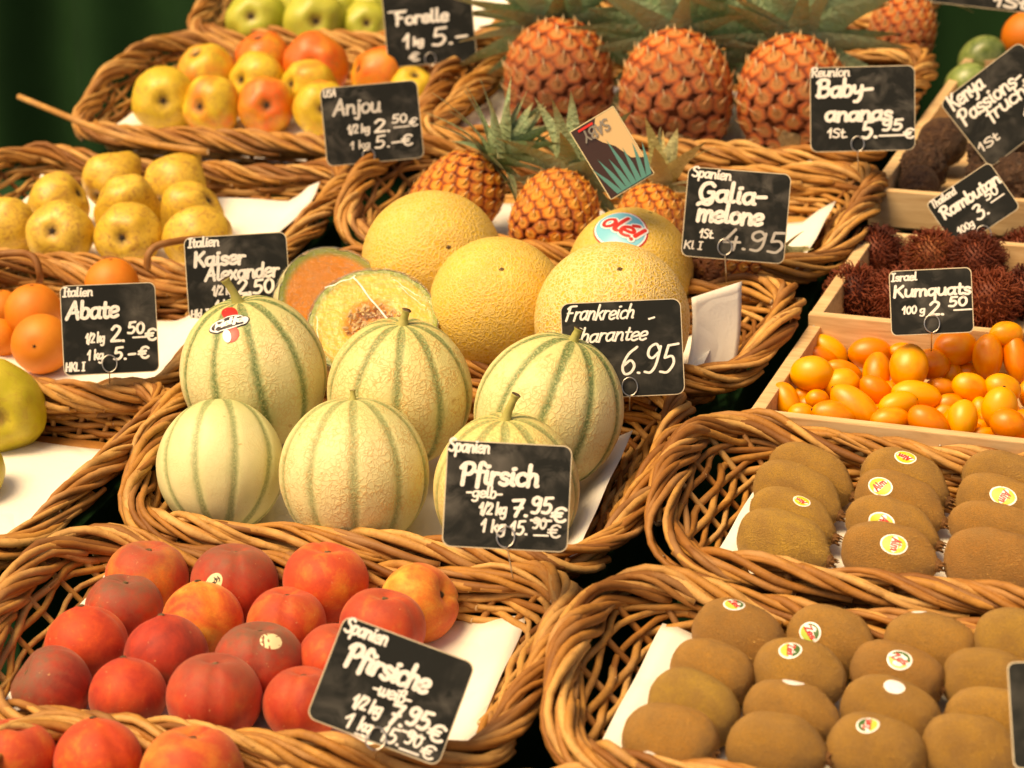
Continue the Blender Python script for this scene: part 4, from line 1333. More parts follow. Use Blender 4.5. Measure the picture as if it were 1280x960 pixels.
def oval_sticker(o, wdir, ang, rx, ry, bands):
    inv = o.matrix_world.to_3x3().inverted(); d = (inv @ wdir).normalized()
    surface_sticker(o, surf_fn(o), d, ang, rx, ry, bands, lift=0.010, n=28)
d_ = dir_at(m1, c1, r1, -22, -58)
oval_sticker(m1, dir_at(m1, c1, r1, -22, -70), 14, 0.16, 0.12, [(('disc', 0, 0, 1, 0.8), 'sticker_red')])
oval_sticker(m1, dir_at(m1, c1, r1, -18, -45), 14, 0.11, 0.12, [(('disc', 0, 0, 1, 1), 'sticker_red'), (('disc', -0.5, -0.1, 0.5, 0.8), 'sticker_white')])
oval_sticker(m1, d_, 14, 0.285, 0.125, [(('disc', 0, 0, 1, 1), 'sticker_ink'), (('disc', 0, 0, 0.94, 0.88), 'sticker_white'), (('disc', 0, 0, 0.83, 0.72), 'sticker_ink'), (('text', 'Melfo', -0.66, 0.66, -0.36, 0.52, 0.15), 'sticker_white')])

# ---- yellow netted melons
GAL = [mk_mesh('galia_melon', uv_sphere(56, 36, lambda x, y, z, th, ph, v=v: (lambda r: (x * r, y * r, z * r * (1.0 + 0.05 * v)))(1.0 + 0.012 * nz((x, y, z), 1.1, v * 4) - 0.03 * math.exp(-(th / 0.12) ** 2) + 0.004 * nz((x, y, z), 4, v))), 'galia') for v in range(2)]
SCAR = mk_mesh('blossom_scar', uv_sphere(12, 6, lambda x, y, z, th, ph: (x * 0.035 * (1 + 0.3 * sin(4 * ph)), y * 0.03, z * 0.010)), 'dry')
def galia(px, py, d, label, ax, v, netc, lift=0.0):
    c, r = TR['galia'].rest(px, py, d / 2, 1.0, lift)
    o = link('galia_melon', GAL[v]); place(o, c, orient(ax, 0), r); o.color = (netc, 0, 0, 1)
    tag(o, label, 'melon', 'yellow netted melons')
    s = link('blossom_scar', SCAR, o); s.location = (0, 0, 0.975 * (1.0 + 0.05 * v))
    return o, c, r
galia(541, 327, 178, 'yellow netted melon at the back, leftmost, with a torn scar on its flank', cdir(0.25, 0.15, 0.95), 0, 0.25, 0.0)
galia(623, 383, 174, 'plain yellow netted melon in the middle, in front of the leftmost one', cdir(0.05, 0.5, 0.85), 0, 0.18, 0.006)
g3, cg3, rg3 = galia(787, 342, 158, 'yellow melon with a blue Olé sticker, partly covered by the largest one'.replace('Olé', 'lettered'), cdir(0.3, 0.9, 0.2), 1, 0.2, -0.012)
galia(765, 402, 195, 'largest yellow melon, with pale rings of netting, behind the 6.95 board', cdir(0.06, 0.62, 0.78), 1, 1.0, 0.012)
oval_sticker(g3, dir_at(g3, cg3, rg3, -15, -52), -4, 0.52, 0.40, [(('disc', 0, 0, 1, 1), 'sticker_red'), (('disc', 0, 0, 0.94, 0.93), 'sticker_white'), (('disc', 0, 0, 0.88, 0.86), 'sticker_blue'),
    (('text', 'ol\u00e9!', -0.66, 0.70, -0.20, 0.44, 0.27), 'sticker_white'), (('text', 'ol\u00e9!', -0.66, 0.70, -0.20, 0.44, 0.15), 'sticker_red')])

# ---- melon halves wrapped in film
def half_melon(px, py, rpx, face, label, hue, z_extra=0.0, seeds=True, roll=0):
    t = TR['galia']
    c, r = t.rest(px, py, rpx, 0.9, z_extra)
    rot = orient(face, roll)
    root = empty('melon_half', Matrix.Translation(c) @ rot)
    tag(root, label, 'melon', 'melon halves wrapped in film')
    # rind: back hemisphere, ribbed
    V, F = uv_sphere(60, 30, None)
    def cut(v):
        x, y, z = v; ph = atan2(y, x)
        k = 1.0 - 0.03 * math.exp(-((cos(5 * ph)) / 0.28) ** 2) * sqrt(x * x + y * y)
        return (x * k * r, y * k * r, min(z, 0.0) * r * 0.98)
    V2 = [cut(v) for v in V]
    keep = [f for f in F if not all(V[i][2] > 1e-6 for i in f)]
    o = mesh_obj('rind', [(x / r, y / r, z / r) for x, y, z in V2], keep, M['charentais'], root); o.scale = (r, r, r)
    o.color = (0.6, 0.1, 0.7, 1)
    # flesh face with a hollow
    B = Bag(); V = []; F = []
    NR, NA = 22, 48
    for i in range(NR + 1):
        q = i / NR
        for j in range(NA):
            a = 2 * pi * j / NA
            k = 1.0 - 0.03 * math.exp(-((cos(5 * a)) / 0.28) ** 2)
            hollow = -0.16 * (1 - smooth01((q - 0.22) / 0.26)) if seeds else 0
            z = 0.002 + hollow * (0.8 + 0.4 * nz((q * cos(a), q * sin(a), 0), 6)) + 0.006 * nz((q * cos(a), q * sin(a), 1), 5)
            V.append((q * k * 0.985 * cos(a), q * k * 0.985 * sin(a), z))
    for i in range(NR):
        for j in range(NA):
            F.append((i * NA + j, (i + 1) * NA + j, (i + 1) * NA + (j + 1) % NA, i * NA + (j + 1) % NA))
    o = mesh_obj('flesh', V, F, M['flesh'], root); o.scale = (r, r, r); o.color = (hue, 0, 0, 1)
    if seeds:
        sd = mk_mesh('seed', uv_sphere(8, 6, lambda x, y, z, th, ph: (x * 0.062, y * 0.026, z * 0.014)), 'melon_seed')
        Rr = random.Random(4)
        for k in range(110):
            a = Rr.uniform(0, 2 * pi); q = 0.40 * sqrt(Rr.random())
            s = link('seed', sd, root)
            s.location = (q * cos(a) * r * 1.1, q * sin(a) * r * 0.85, (-0.15 + 0.8 * q * q + Rr.uniform(-.01, .06)) * r)
            s.rotation_euler = (Rr.uniform(-.9, .9), Rr.uniform(-.9, .9), Rr.uniform(0, 6)); s.scale = (r, r, r)
    # film: loose skin just off the surface, folds on the face
    V, F = uv_sphere(64, 40, lambda x, y, z, th, ph: (x * 1.015, y * 1.015, (min(z, 0.0) if z < 0.04 else 0.04 + 0.0) * 1.015))
    V = []
    NA2, NR2 = 96, 44
    V = []; F = []
    for i in range(NR2 + 1):
        q = i / NR2
        for j in range(NA2):
            a = 2 * pi * j / NA2; x, y = q * cos(a), q * sin(a)
            fold = abs(nz((x * 1.5 + y * 0.4, y * 5, 0.3), 1.8, 3.0)) * 0.07 + abs(nz((x * 7, y * 2, 0.8), 1.5, 1.0)) * 0.035
            V.append((x * 1.012, y * 1.012, 0.022 + fold * smooth01((1 - q) * 5)))
    for i in range(NR2):
        for j in range(NA2):
            F.append((i * NA2 + j, (i + 1) * NA2 + j, (i + 1) * NA2 + (j + 1) % NA2, i * NA2 + (j + 1) % NA2))
    # wrap round the rim
    base = NR2 * NA2
    for m_ in range(1, 7):
        th = pi / 2 + m_ * 0.16
        for j in range(NA2):
            a = 2 * pi * j / NA2; k = 1.014 + 0.010 * abs(nz((cos(a) * 4, sin(a) * 4, m_ * 0.8), 2))
            V.append((sin(th) * cos(a) * k, sin(th) * sin(a) * k, cos(th) * k))
        s0 = base if m_ == 1 else len(V) - 2 * NA2
        s1 = len(V) - NA2
        for j in range(NA2): F.append((s0 + j, s1 + j, s1 + (j + 1) % NA2, s0 + (j + 1) % NA2))
    o = mesh_obj('film', V, F, M['film'], root); o.scale = (r, r, r)
    if seeds:
        B = Bag()
        for a0, a1, w_ in (((-.32, .80), (.36, -.16), .022), ((-.75, .62), (-.30, .82), .016), ((.30, .74), (.72, .40), .008), ((.38, .62), (.80, .22), .007), ((-.86, .1), (-.80, -.42), .010)):
            P = [np.array((a0[0] + (a1[0] - a0[0]) * q, a0[1] + (a1[1] - a0[1]) * q)) + np.array((.01 * sin(q * 9), .012 * sin(q * 14))) for q in np.linspace(0, 1, 14)]
            V, F = ribbon(P, w_, 0.0)
            B.add([(x, y, 0.075 + 0.004 * sin(x * 40)) for x, y in V], F)
        o = B.obj('film_crease', [M['film_seam']], root, False); o.scale = (r, r, r)
    return root
half_melon(424, 388, 84, cdir(0.50, 0.30, 0.80), 'deep orange melon half with a green rim, behind the one showing seeds', 0.0, 0.0, False)
half_melon(466, 404, 82, cdir(-0.05, 0.52, 0.85), 'film wrapped melon half with its seeds facing the viewer', 0.9, 0.020, True, 0)

# ---- pears
def pear_mesh(v):
    L = 1.45
    def f(x, y, z, th, ph):
        # z = +1 is the eye (calyx) end, z = -1 the stalk end
        rad = sqrt(max(0, 1 - z * z))
        if z < 0: rad *= 1 - 0.42 * smooth01(-z * 1.15) * (1 + 0.1 * v % 2)
        zz = z * (0.92 if z > 0 else L)
        e = math.exp(-(th / 0.30) ** 2)
        zz -= 0.20 * e
        rad *= 1 + 0.06 * cos(5 * ph) * math.exp(-((th - 0.5) / 0.5) ** 2)
        w = 1 + 0.10 * nz((x, y, z), 1.2, v * 6) + 0.02 * nz((x, y, z), 3, v)
        h = sqrt(x * x + y * y) + 1e-9
        return (x / h * rad * w, y / h * rad * w, zz * w)
    return uv_sphere(36, 28, f)
def calyx_mesh():
    B = Bag()
    V, F = uv_sphere(10, 5, lambda x, y, z, th, ph: (x * 0.085, y * 0.085, z * 0.04)); B.add(V, F)
    for k in range(5):
        a = 2 * pi * k / 5
        B.add([(0.05 * cos(a - .5), 0.05 * sin(a - .5), 0.0), (0.05 * cos(a + .5), 0.05 * sin(a + .5), 0.0), (0.15 * cos(a), 0.15 * sin(a), 0.07), (0.09 * cos(a), 0.09 * sin(a), 0.06)], [(0, 1, 3), (1, 2, 3), (2, 0, 3)])
    me = bpy.data.meshes.new('calyx'); me.from_pydata(B.v, [], B.f); me.materials.append(M['calyx_dark']); return me
CALYX = calyx_mesh()
PEARS = {k: [mk_mesh('pear', pear_mesh(v), k) for v in range(3)] for k in ('anjou_skin', 'green_pear_skin', 'russet_pear_skin', 'big_pear_skin')}
def pear(tr, px, py, rx, ry, label, skin, face, hue=0.5, v=0, roll=0, grp='pears', lift=0.0, calyx=True):
    """FACE = (right, up, towards viewer) of the eye end."""
    rx *= 1.05; ry *= 1.05
    c, r = TR[tr].rest(px, py, (rx + ry) / 2, 0.95, lift, -0.002)
    o = link('pear', PEARS[skin][v % 3]); place(o, c, orient(cdir(*face), roll), r)
    q = (ry / rx) ** 0.5
    o.matrix_world = Matrix.Translation(c) @ orient(cdir(*face), 0) @ Matrix.Diagonal((r / q, r * q, r, 1)) @ Matrix.Rotation(radians(roll), 4, 'Z')
    o.color = (hue, 0, 0, 1)
    tag(o, label, 'pear', grp)
    if calyx:
        s = link('calyx', CALYX, o); s.location = (0, 0, 0.735)
    return o
A = 'red blushed pears'
for (px, py, rx, ry, lb, face, hue, v, lift) in [
    (257, 92, 36, 38, 'blushed pear leaning behind the two at the left end', (-.3, .7, .6), .55, 1, .018),
    (330, 72, 34, 33, 'red topped pear at the very back of the blushed ones', (-.2, .8, .5), .72, 2, .03),
    (396, 82, 38, 40, 'orange red pear with a dark eye, tallest at the back', (-.1, -.1, 1), .85, 0, .024),
    (474, 94, 38, 33, 'pear with a yellow left and a red right half, above the Anjou board', (-.9, .2, .5), .66, 1, .02),
    (514, 112, 30, 30, 'yellow pear at the right end, peeping out behind the Anjou board', (.2, .6, .7), .35, 2, .012),
    (322, 100, 35, 32, 'plain yellow pear in the middle, its eye turned to the left', (-.7, -.1, .8), .35, 0, .018),
    (386, 108, 36, 33, 'yellow pear with its eye turned left, above the one at the board', (-.8, 0, .7), .40, 1, .010),
    (205, 125, 38, 41, 'large yellow green pear at the left end with its eye to the front', (.15, -.15, 1), .28, 1, .004),
    (266, 133, 35, 38, 'yellow pear with a red patch on its shoulder, second from the left in front', (-.45, -.1, .9), .52, 2, .003),
    (333, 133, 34, 35, 'red shouldered pear in the front row, third from the left', (.1, -.05, 1), .66, 0, .003),
    (402, 136, 34, 35, 'yellow pear touching the left edge of the Anjou board', (.1, -.1, 1), .45, 2, .003),
]:
    pear('anjou', px, py, rx, ry, lb, 'anjou_skin', face, hue, v, int(px) % 360, A, lift)
A = 'green pears'
for (px, py, rx, ry, lb, face, v) in [
    (373, 3, 26, 26, 'yellowish green pear at the back, between the two front ones', (.2, .7, .5), 2),
    (425, 4, 28, 26, 'green pear at the back, half cut off by the upper picture edge'.replace('picture edge', 'border'), (0, .7, .5), 0),
    (470, 8, 28, 26, 'green pear at the back, next to the Forelle board', (.3, .6, .5), 1),
    (321, 26, 36, 36, 'grassy green pear, leftmost and greenest', (-.15, .05, 1), 0),
    (394, 28, 38, 38, 'yellow green pear beside the greenest one, its eye low', (.1, -.1, 1), 1),
    (457, 32, 29, 30, 'small green pear touching the Forelle board', (.1, 0, 1), 2),
]:
    pear('green', px, py, rx, ry, lb, 'green_pear_skin', face, .3, v, int(px), A, .008)
A = 'speckled yellow pears'
for (px, py, rx, ry, lb, face, v, lift) in [
    (140, 228, 37, 33, 'speckled pear in the back row, left one of two', (-.5, -.7, .6), 0, .012),
    (219, 229, 41, 33, 'speckled pear in the back row with its eye turned down', (-.4, -.75, .5), 1, .012),
    (74, 254, 42, 31, 'speckled pear lying lengthwise, leftmost of the middle row', (.8, .5, .3), 2, .008),
    (155, 258, 44, 31, 'smooth speckled pear in the centre of the middle row', (-.8, .3, .4), 0, .010),
    (240, 264, 40, 32, 'speckled pear at the right of the middle row', (.7, .4, .4), 1, .006),
    (8, 282, 34, 38, 'speckled pear cut off at the left end of its basket', (-.5, .5, .6), 1, .004),
    (76, 294, 42, 40, 'speckled pear in the front row with a star shaped eye', (-.15, .08, 1), 2, .002),
    (161, 294, 40, 41, 'speckled pear in the front row with its eye low, middle one', (-.1, -.15, 1), 0, .002),
    (247, 297, 43, 38, 'speckled pear in the front row beside the Kaiser Alexander board', (.1, -.65, .8), 1, .002),
]:
    pear('russet', px, py, rx, ry, lb, 'russet_pear_skin', face, .5, v, int(px * 3), A, lift)
pear('bigpear', 2, 508, 49, 60, 'big yellow green pear, dotted, at the left border above the peaches', 'big_pear_skin', (.1, -.35, 1), .3, 0, 30, None, 0.0, False)
pear('bigpear', -27, 592, 30, 42, 'edge of a second big green pear, low at the left border', 'big_pear_skin', (.2, .6, .6), .3, 1, 80, None, 0.0, False)

# ---- oranges
ORA = mk_mesh('orange', uv_sphere(30, 20, lambda x, y, z, th, ph: 1.0 - 0.05 * math.exp(-(th / 0.2) ** 2) + 0.015 * nz((x, y, z), 1.3, 2)), 'orange_skin')
KUM = [mk_mesh('kumquat', uv_sphere(22, 16, lambda x, y, z, th, ph, v=v: (lambda r: (x * r, y * r, z * r))(1.0 + 0.04 * nz((x, y, z), 1.3, v * 4.1))), 'kumquat_skin') for v in range(3)]
for px, py, r, lb, face, lift in [
    (140, 356, 34, 'orange at the back, peeping over the Abate board', (0, 1, .3), .02),
    (2, 388, 26, 'orange at the left border, upper one', (0, 1, .3), .004),
    (42, 390, 36, 'orange leaning on the left edge of the Abate board, upper one', (0, 1, .3), .016),
    (-2, 424, 26, 'orange at the left border, lower one', (0, 1, .3), .0),
    (52, 430, 38, 'orange with a dark navel, half behind the Abate board', (-.05, -.1, 1), .004),
]:
    c, rr_ = TR['orange'].rest(px, py, r, 1.0, lift)
    o = link('orange', ORA); place(o, c, orient(cdir(*face)), rr_); o.color = (0.5, 0, 0, 1)
    tag(o, lb, 'orange', 'oranges')
    s = link('navel', CALYX, o); s.location = (0, 0, 0.94); s.scale = (0.6, 0.6, 0.6)

# ---- kumquats: (row, zoomed x, zoomed y, half long, half short, lean clockwise, layer)
KQ = [
 (0, 1210, 440, 64, 50, 0, 3), (0, 500, 503, 76, 50, 35, 1), (0, 665, 516, 80, 62, 0, 1), (0, 812, 512, 72, 42, 0, 1), (0, 1007, 496, 82, 70, 0, 3),
 (1, 478, 535, 64, 38, 25, 1), (1, 432, 598, 72, 70, 0, 3), (1, 560, 590, 72, 42, 20, 1), (1, 690, 598, 80, 56, 100, 1), (1, 820, 572, 82, 76, 100, 3), (1, 908, 560, 64, 62, 0, 2), (1, 987, 598, 48, 40, 90, 1), (1, 1055, 590, 46, 34, 0, 1), (1, 1135, 530, 82, 60, 90, 3), (1, 1248, 536, 90, 50, 80, 3),
 (2, 552, 638, 66, 60, 0, 2), (2, 690, 668, 70, 52, 40, 2), (2, 952, 655, 58, 38, 10, 1), (2, 1066, 655, 70, 58, 20, 2), (2, 1195, 657, 68, 56, 20, 2), (2, 1290, 680, 50, 32, 90, 1),
 (3, 332, 706, 74, 50, 65, 2), (3, 397, 690, 44, 40, 0, 1), (3, 452, 700, 42, 38, 0, 2), (3, 606, 733, 108, 66, 42, 3), (3, 776, 722, 76, 52, -15, 3), (3, 850, 685, 92, 58, 10, 2), (3, 985, 722, 56, 44, 0, 1), (3, 1103, 738, 44, 36, 90, 1), (3, 1182, 735, 78, 70, 100, 3),
 (4, 392, 763, 52, 46, 10, 2), (4, 522, 766, 84, 56, 15, 3), (4, 747, 786, 74, 54, 0, 3), (4, 898, 796, 82, 62, 35, 3), (4, 1034, 782, 74, 60, 100, 3), (4, 1100, 812, 44, 32, 0, 1), (4, 1220, 806, 68, 64, 30, 3), (4, 1122, 842, 52, 30, 0, 2), (4, 325, 790, 34, 26, 0, 0), (4, 640, 815, 44, 26, 0, 0), (4, 825, 830, 34, 20, 0, 1), (4, 965, 775, 30, 22, 0, 0), (4, 1275, 770, 34, 30, 0, 0),
]
RN = ['back row of the kumquat crate', 'second row from the back of the kumquats', 'middle row of the kumquats', 'second row from the front of the kumquats', 'front row against the crate board']
rows = {}
for q in KQ: rows.setdefault(q[0], []).append(q)
NUB = mk_mesh('stem_nub', uv_sphere(8, 5, lambda x, y, z, th, ph: (x * 0.1, y * 0.1, z * 0.05)), 'calyx_dark')
kr = random.Random(5)
for rw, L_ in rows.items():
    for i, (_, zx, zy, a, b, ang, lay) in enumerate(sorted(L_, key=lambda q: q[1])):
        px, py = 880 + zx * .3125, 280 + zy * .3125
        a_, b_ = a * .3125, b * .3125
        t = TR['crate1']
        lf = 0.002 + 0.008 * lay
        for _ in range(14):
            c, r = t.rest(px, py, b_ * 1.03, 1.0, lf)
            if t.loc(c)[1] < t.D - 0.014 - r: break
            lf += 0.004
        k = proj(c)[2] / FPX
        an = radians(ang)
        ax = cdir(cos(an), -sin(an), kr.uniform(-.35, .35))
        L2 = a_ * k * 1.12
        o = link('kumquat', KUM[i % 3])
        o.matrix_world = Matrix.Translation(c) @ orient(ax, kr.uniform(0, 360)) @ Matrix.Diagonal((r, r, max(L2, r * 1.22), 1))
        o.color = (kr.choice((0.25, 0.4, 0.5, 0.62, 0.75)), 0, 0, 1)
        shape = 'long' if a / b > 1.45 else ('round' if a / b < 1.15 else 'oval')
        tag(o, f'{shape} kumquat, {ORD[i]} in the {RN[rw]}', 'kumquat', 'kumquats')
        s = link('stem_nub', NUB, o); s.location = (0, 0, (1 if kr.random() < .6 else -1) * 0.99)
# hidden layer that the gaps show
Bg = Bag()
for k in range(60):
    x, y = kr.uniform(0.03, 0.33), kr.uniform(0.03, 0.15)
    V, F = uv_sphere(12, 8); p = (x, y, 0.014); an = kr.uniform(0, pi)
    Bg.add([(p[0] + v[0] * .017 * cos(an) - v[1] * .013 * sin(an), p[1] + v[0] * .017 * sin(an) + v[1] * .013 * cos(an), p[2] + v[2] * .012) for v in V], F)
o = Bg.obj('kumquat_bottom_layer', [M['kumquat_skin']]); o.matrix_world = TR['crate1'].mat(0, 0, 0); o.color = (.4, 0, 0, 1)
tag(o, 'bottom layer of kumquats glimpsed through the gaps in the pine crate', 'kumquats', kind='stuff')

# ---- rambutans
def rambutan(px, py, rpx, label, sd, lift=0.0):
    R = random.Random(sd)
    c, r = TR['crate2'].rest(px, py, rpx * 0.86, 0.95, lift)
    root = empty('rambutan', Matrix.Translation(c))
    tag(root, label, 'rambutan', 'rambutans')
    V, F = uv_sphere(18, 12)
    mesh_obj('rind', [tuple(np.array(v) * r) for v in V], F, M['rambutan'], root)
    B = Bag()
    n = 560
    for i in range(n):
        zc = 1 - 2 * (i + .5) / n; ph = i * 2.39996
        d = np.array((sqrt(1 - zc * zc) * cos(ph), sqrt(1 - zc * zc) * sin(ph), zc))
        if Vector(d).dot(CF) > 0.55: continue
        t1 = np.cross(d, (R.uniform(-1, 1), R.uniform(-1, 1), R.uniform(-1, 1))); t1 /= np.linalg.norm(t1) + 1e-9
        L = r * R.uniform(0.24, 0.50); cu = R.uniform(0.3, 1.3)
        P = [d * r * 0.97, d * (r + L * 0.4) + t1 * L * 0.10 * cu, d * (r + L * 0.75) + t1 * L * 0.40 * cu, d * (r + L * (1 - 0.25 * cu)) + t1 * L * 0.85 * cu]
        V, F, _ = tube_data(P, np.array([0.0013, 0.0010, 0.0007, 0.0003]) * 0.9, 3)
        B.add(V, F)
    h = B.obj('hairs', [M['rambutan']], root); h['kind'] = 'stuff'
for i, (px, py, r, lb, lf) in enumerate([
    (1095, 318, 34, 'rambutan against the back board of its crate, left', .0), (1165, 322, 34, 'rambutan above the kumquat board', .006), (1222, 326, 34, 'rambutan below the Rambutan board, third in the back', .01), (1278, 318, 30, 'rambutan cut off at the right, back row', .0),
    (1068, 366, 34, 'rambutan in the front left corner of its crate', .0), (1120, 372, 34, 'rambutan hidden behind the left half of the kumquat board', .0), (1180, 374, 34, 'rambutan hidden behind the right half of the kumquat board', .0),
    (1238, 374, 36, 'rambutan in front just right of the kumquat board', .004), (1288, 366, 34, 'rambutan cut off at the right, front row', .0)]):
    rambutan(px, py, r, lb, i, lf)

# ---- passion fruits and what lies behind them
def wr_mesh(v, amp):
    def f(x, y, z, th, ph):
        n = nz((x, y, z), 2.4, v * 3); n2 = nz((x, y, z), 6, v)
        return 1.0 + amp * (1 - 2.2 * abs(n)) * 0.5 - amp * 0.9 * abs(n2) + 0.03 * nz((x, y, z), 1, v)
    return uv_sphere(48, 32, f)
PAS = [mk_mesh('passion_fruit', wr_mesh(0, 0.06), 'passion'), mk_mesh('passion_fruit', wr_mesh(1, 0.30), 'passion'), mk_mesh('passion_fruit', wr_mesh(2, 0.42), 'passion')]
for px, py, r, v, lb, lf in [
    (1178, 178, 31, 0, 'smooth round brown passion fruit left of the Kenya board', .012), (1153, 212, 30, 1, 'shrivelled passion fruit in the left corner of its crate, upper one', .004), (1148, 232, 26, 0, 'brown passion fruit resting on the front board, leftmost', .0),
    (1240, 186, 28, 2, 'deeply wrinkled passion fruit just below the Kenya board', .016), (1238, 214, 28, 2, 'wrinkled passion fruit between two others in the middle', .008), (1276, 188, 26, 1, 'wrinkled passion fruit at the right border, upper one', .014), (1274, 226, 32, 2, 'wrinkled passion fruit behind the Rambutan board', .004)]:
    c, rr_ = TR['crate3'].rest(px, py, r, 1.0, lf)
    o = link('passion_fruit', PAS[v]); place(o, c, orient(cdir(.2, .9, .3), px * 3), rr_); o.color = (.5, 0, 0, 1)
    tag(o, lb, 'passion fruit', 'passion fruits')
GRN = mk_mesh('green_fruit', uv_sphere(28, 20, lambda x, y, z, th, ph: (x, y, z * 1.15)), 'green_fruit')
for px, py, r, lb, m_, nm, ct in [
    (1228, 74, 28, 'glossy green fruit behind the Kenya board, upper one', GRN, 'green_fruit', 'fruit'), (1208, 106, 26, 'green fruit mostly hidden by the Kenya board, lower one', GRN, 'green_fruit', 'fruit'),
    (1284, 46, 32, 'bright orange fruit at the upper right border', ORA, 'orange', 'orange')]:
    c, rr_ = TR['crate3'].rest(px, py, r, 1.0, 0.006)
    o = link(nm, m_); place(o, c, orient(cdir(.6, .5, .3)), rr_); o.color = (.2, 0, 0, 1)
    tag(o, lb, ct)

# ---- pineapples
def scale_mesh(kind):
    """One fruitlet: a six-cornered cushion with a sunken middle and a spike that bends towards the crown (+y)."""
    V = []; A_ = []; F = []
    rings = [(1.0, -0.10, 1.0), (0.90, 0.10, 0.85), (0.62, 0.25, 0.55), (0.30, 0.22, 0.28)]
    n = 12
    for rr_, zz, a in rings:
        for k in range(n):
            an = 2 * pi * k / n + pi / 6
            hexr = 1.0 / max(abs(cos((an) % (pi / 3) - pi / 6)), 0.5) * 0.93
            V.append((rr_ * hexr * cos(an), rr_ * hexr * sin(an) * 0.95, zz)); A_.append(a)
    V.append((0, 0.02, 0.20)); A_.append(0.05)
    for i in range(len(rings) - 1):
        for k in range(n):
            F.append((i * n + k, i * n + (k + 1) % n, (i + 1) * n + (k + 1) % n, (i + 1) * n + k))
    b = (len(rings) - 1) * n
    for k in range(n): F.append((b + k, b + (k + 1) % n, len(V) - 1))
    # spike
    k0 = len(V)
    s = 1.0 if kind == 'big' else 0.8
    V += [(-0.30, -0.10, 0.20), (0.30, -0.10, 0.20), (0.0, -0.22, 0.26), (-0.13, 0.38, 0.52), (0.13, 0.38, 0.52), (0, 0.34, 0.60), (0, 1.12 * s, 0.95 * s)]
    A_ += [0.35, 0.35, 0.30, 0.12, 0.12, 0.10, -0.2]
    for f in ((0, 1, 4, 3), (1, 2, 5, 4), (2, 0, 3, 5), (3, 4, 6), (4, 5, 6), (5, 3, 6)): F.append(tuple(k0 + i for i in f))
    me = bpy.data.meshes.new('fruitlet'); me.from_pydata(V, [], F)
    me.materials.append(M['pineapple_scale' if kind == 'big' else 'small_pineapple_scale'])
    a = me.attributes.new('ring', 'FLOAT', 'POINT'); a.data.foreach_set('value', A_)
    me.polygons.foreach_set('use_smooth', [True] * len(me.polygons))
    return me
SCL = {'big': scale_mesh('big'), 'small': scale_mesh('small')}
def leaf_mesh(cur, v):
    V = []; F = []; A_ = []
    n = 9
    for i in range(n + 1):
        q = i / n
        w = 0.125 * (1 - q ** 2.0) * (0.75 + 0.25 * sin(pi * min(1, q * 2.2))) + 0.002
        y = q - 0.12 * cur * q * q; z = cur * q * q * 0.55
        for x, dz in ((-w, 0.055 * (1 - q)), (-w * .5, 0.012), (0, 0), (w * .5, 0.012), (w, 0.055 * (1 - q))):
            V.append((x, y, z + dz * 1.0)); A_.append(max(q, 0.0) if abs(x) < w * .9 else max(q, 0.78))
    for i in range(n):
        for k in range(4):
            a = i * 5 + k; F.append((a, a + 1, a + 6, a + 5))
    me = bpy.data.meshes.new('leaf'); me.from_pydata(V, [], F); me.materials.append(M['leaf'])
    a = me.attributes.new('ring', 'FLOAT', 'POINT'); a.data.foreach_set('value', A_)
    me.polygons.foreach_set('use_smooth', [True] * len(me.polygons))
    return me
LEAF = [leaf_mesh(c, i) for i, c in enumerate((-0.9, -0.45, 0.0, 0.3))]
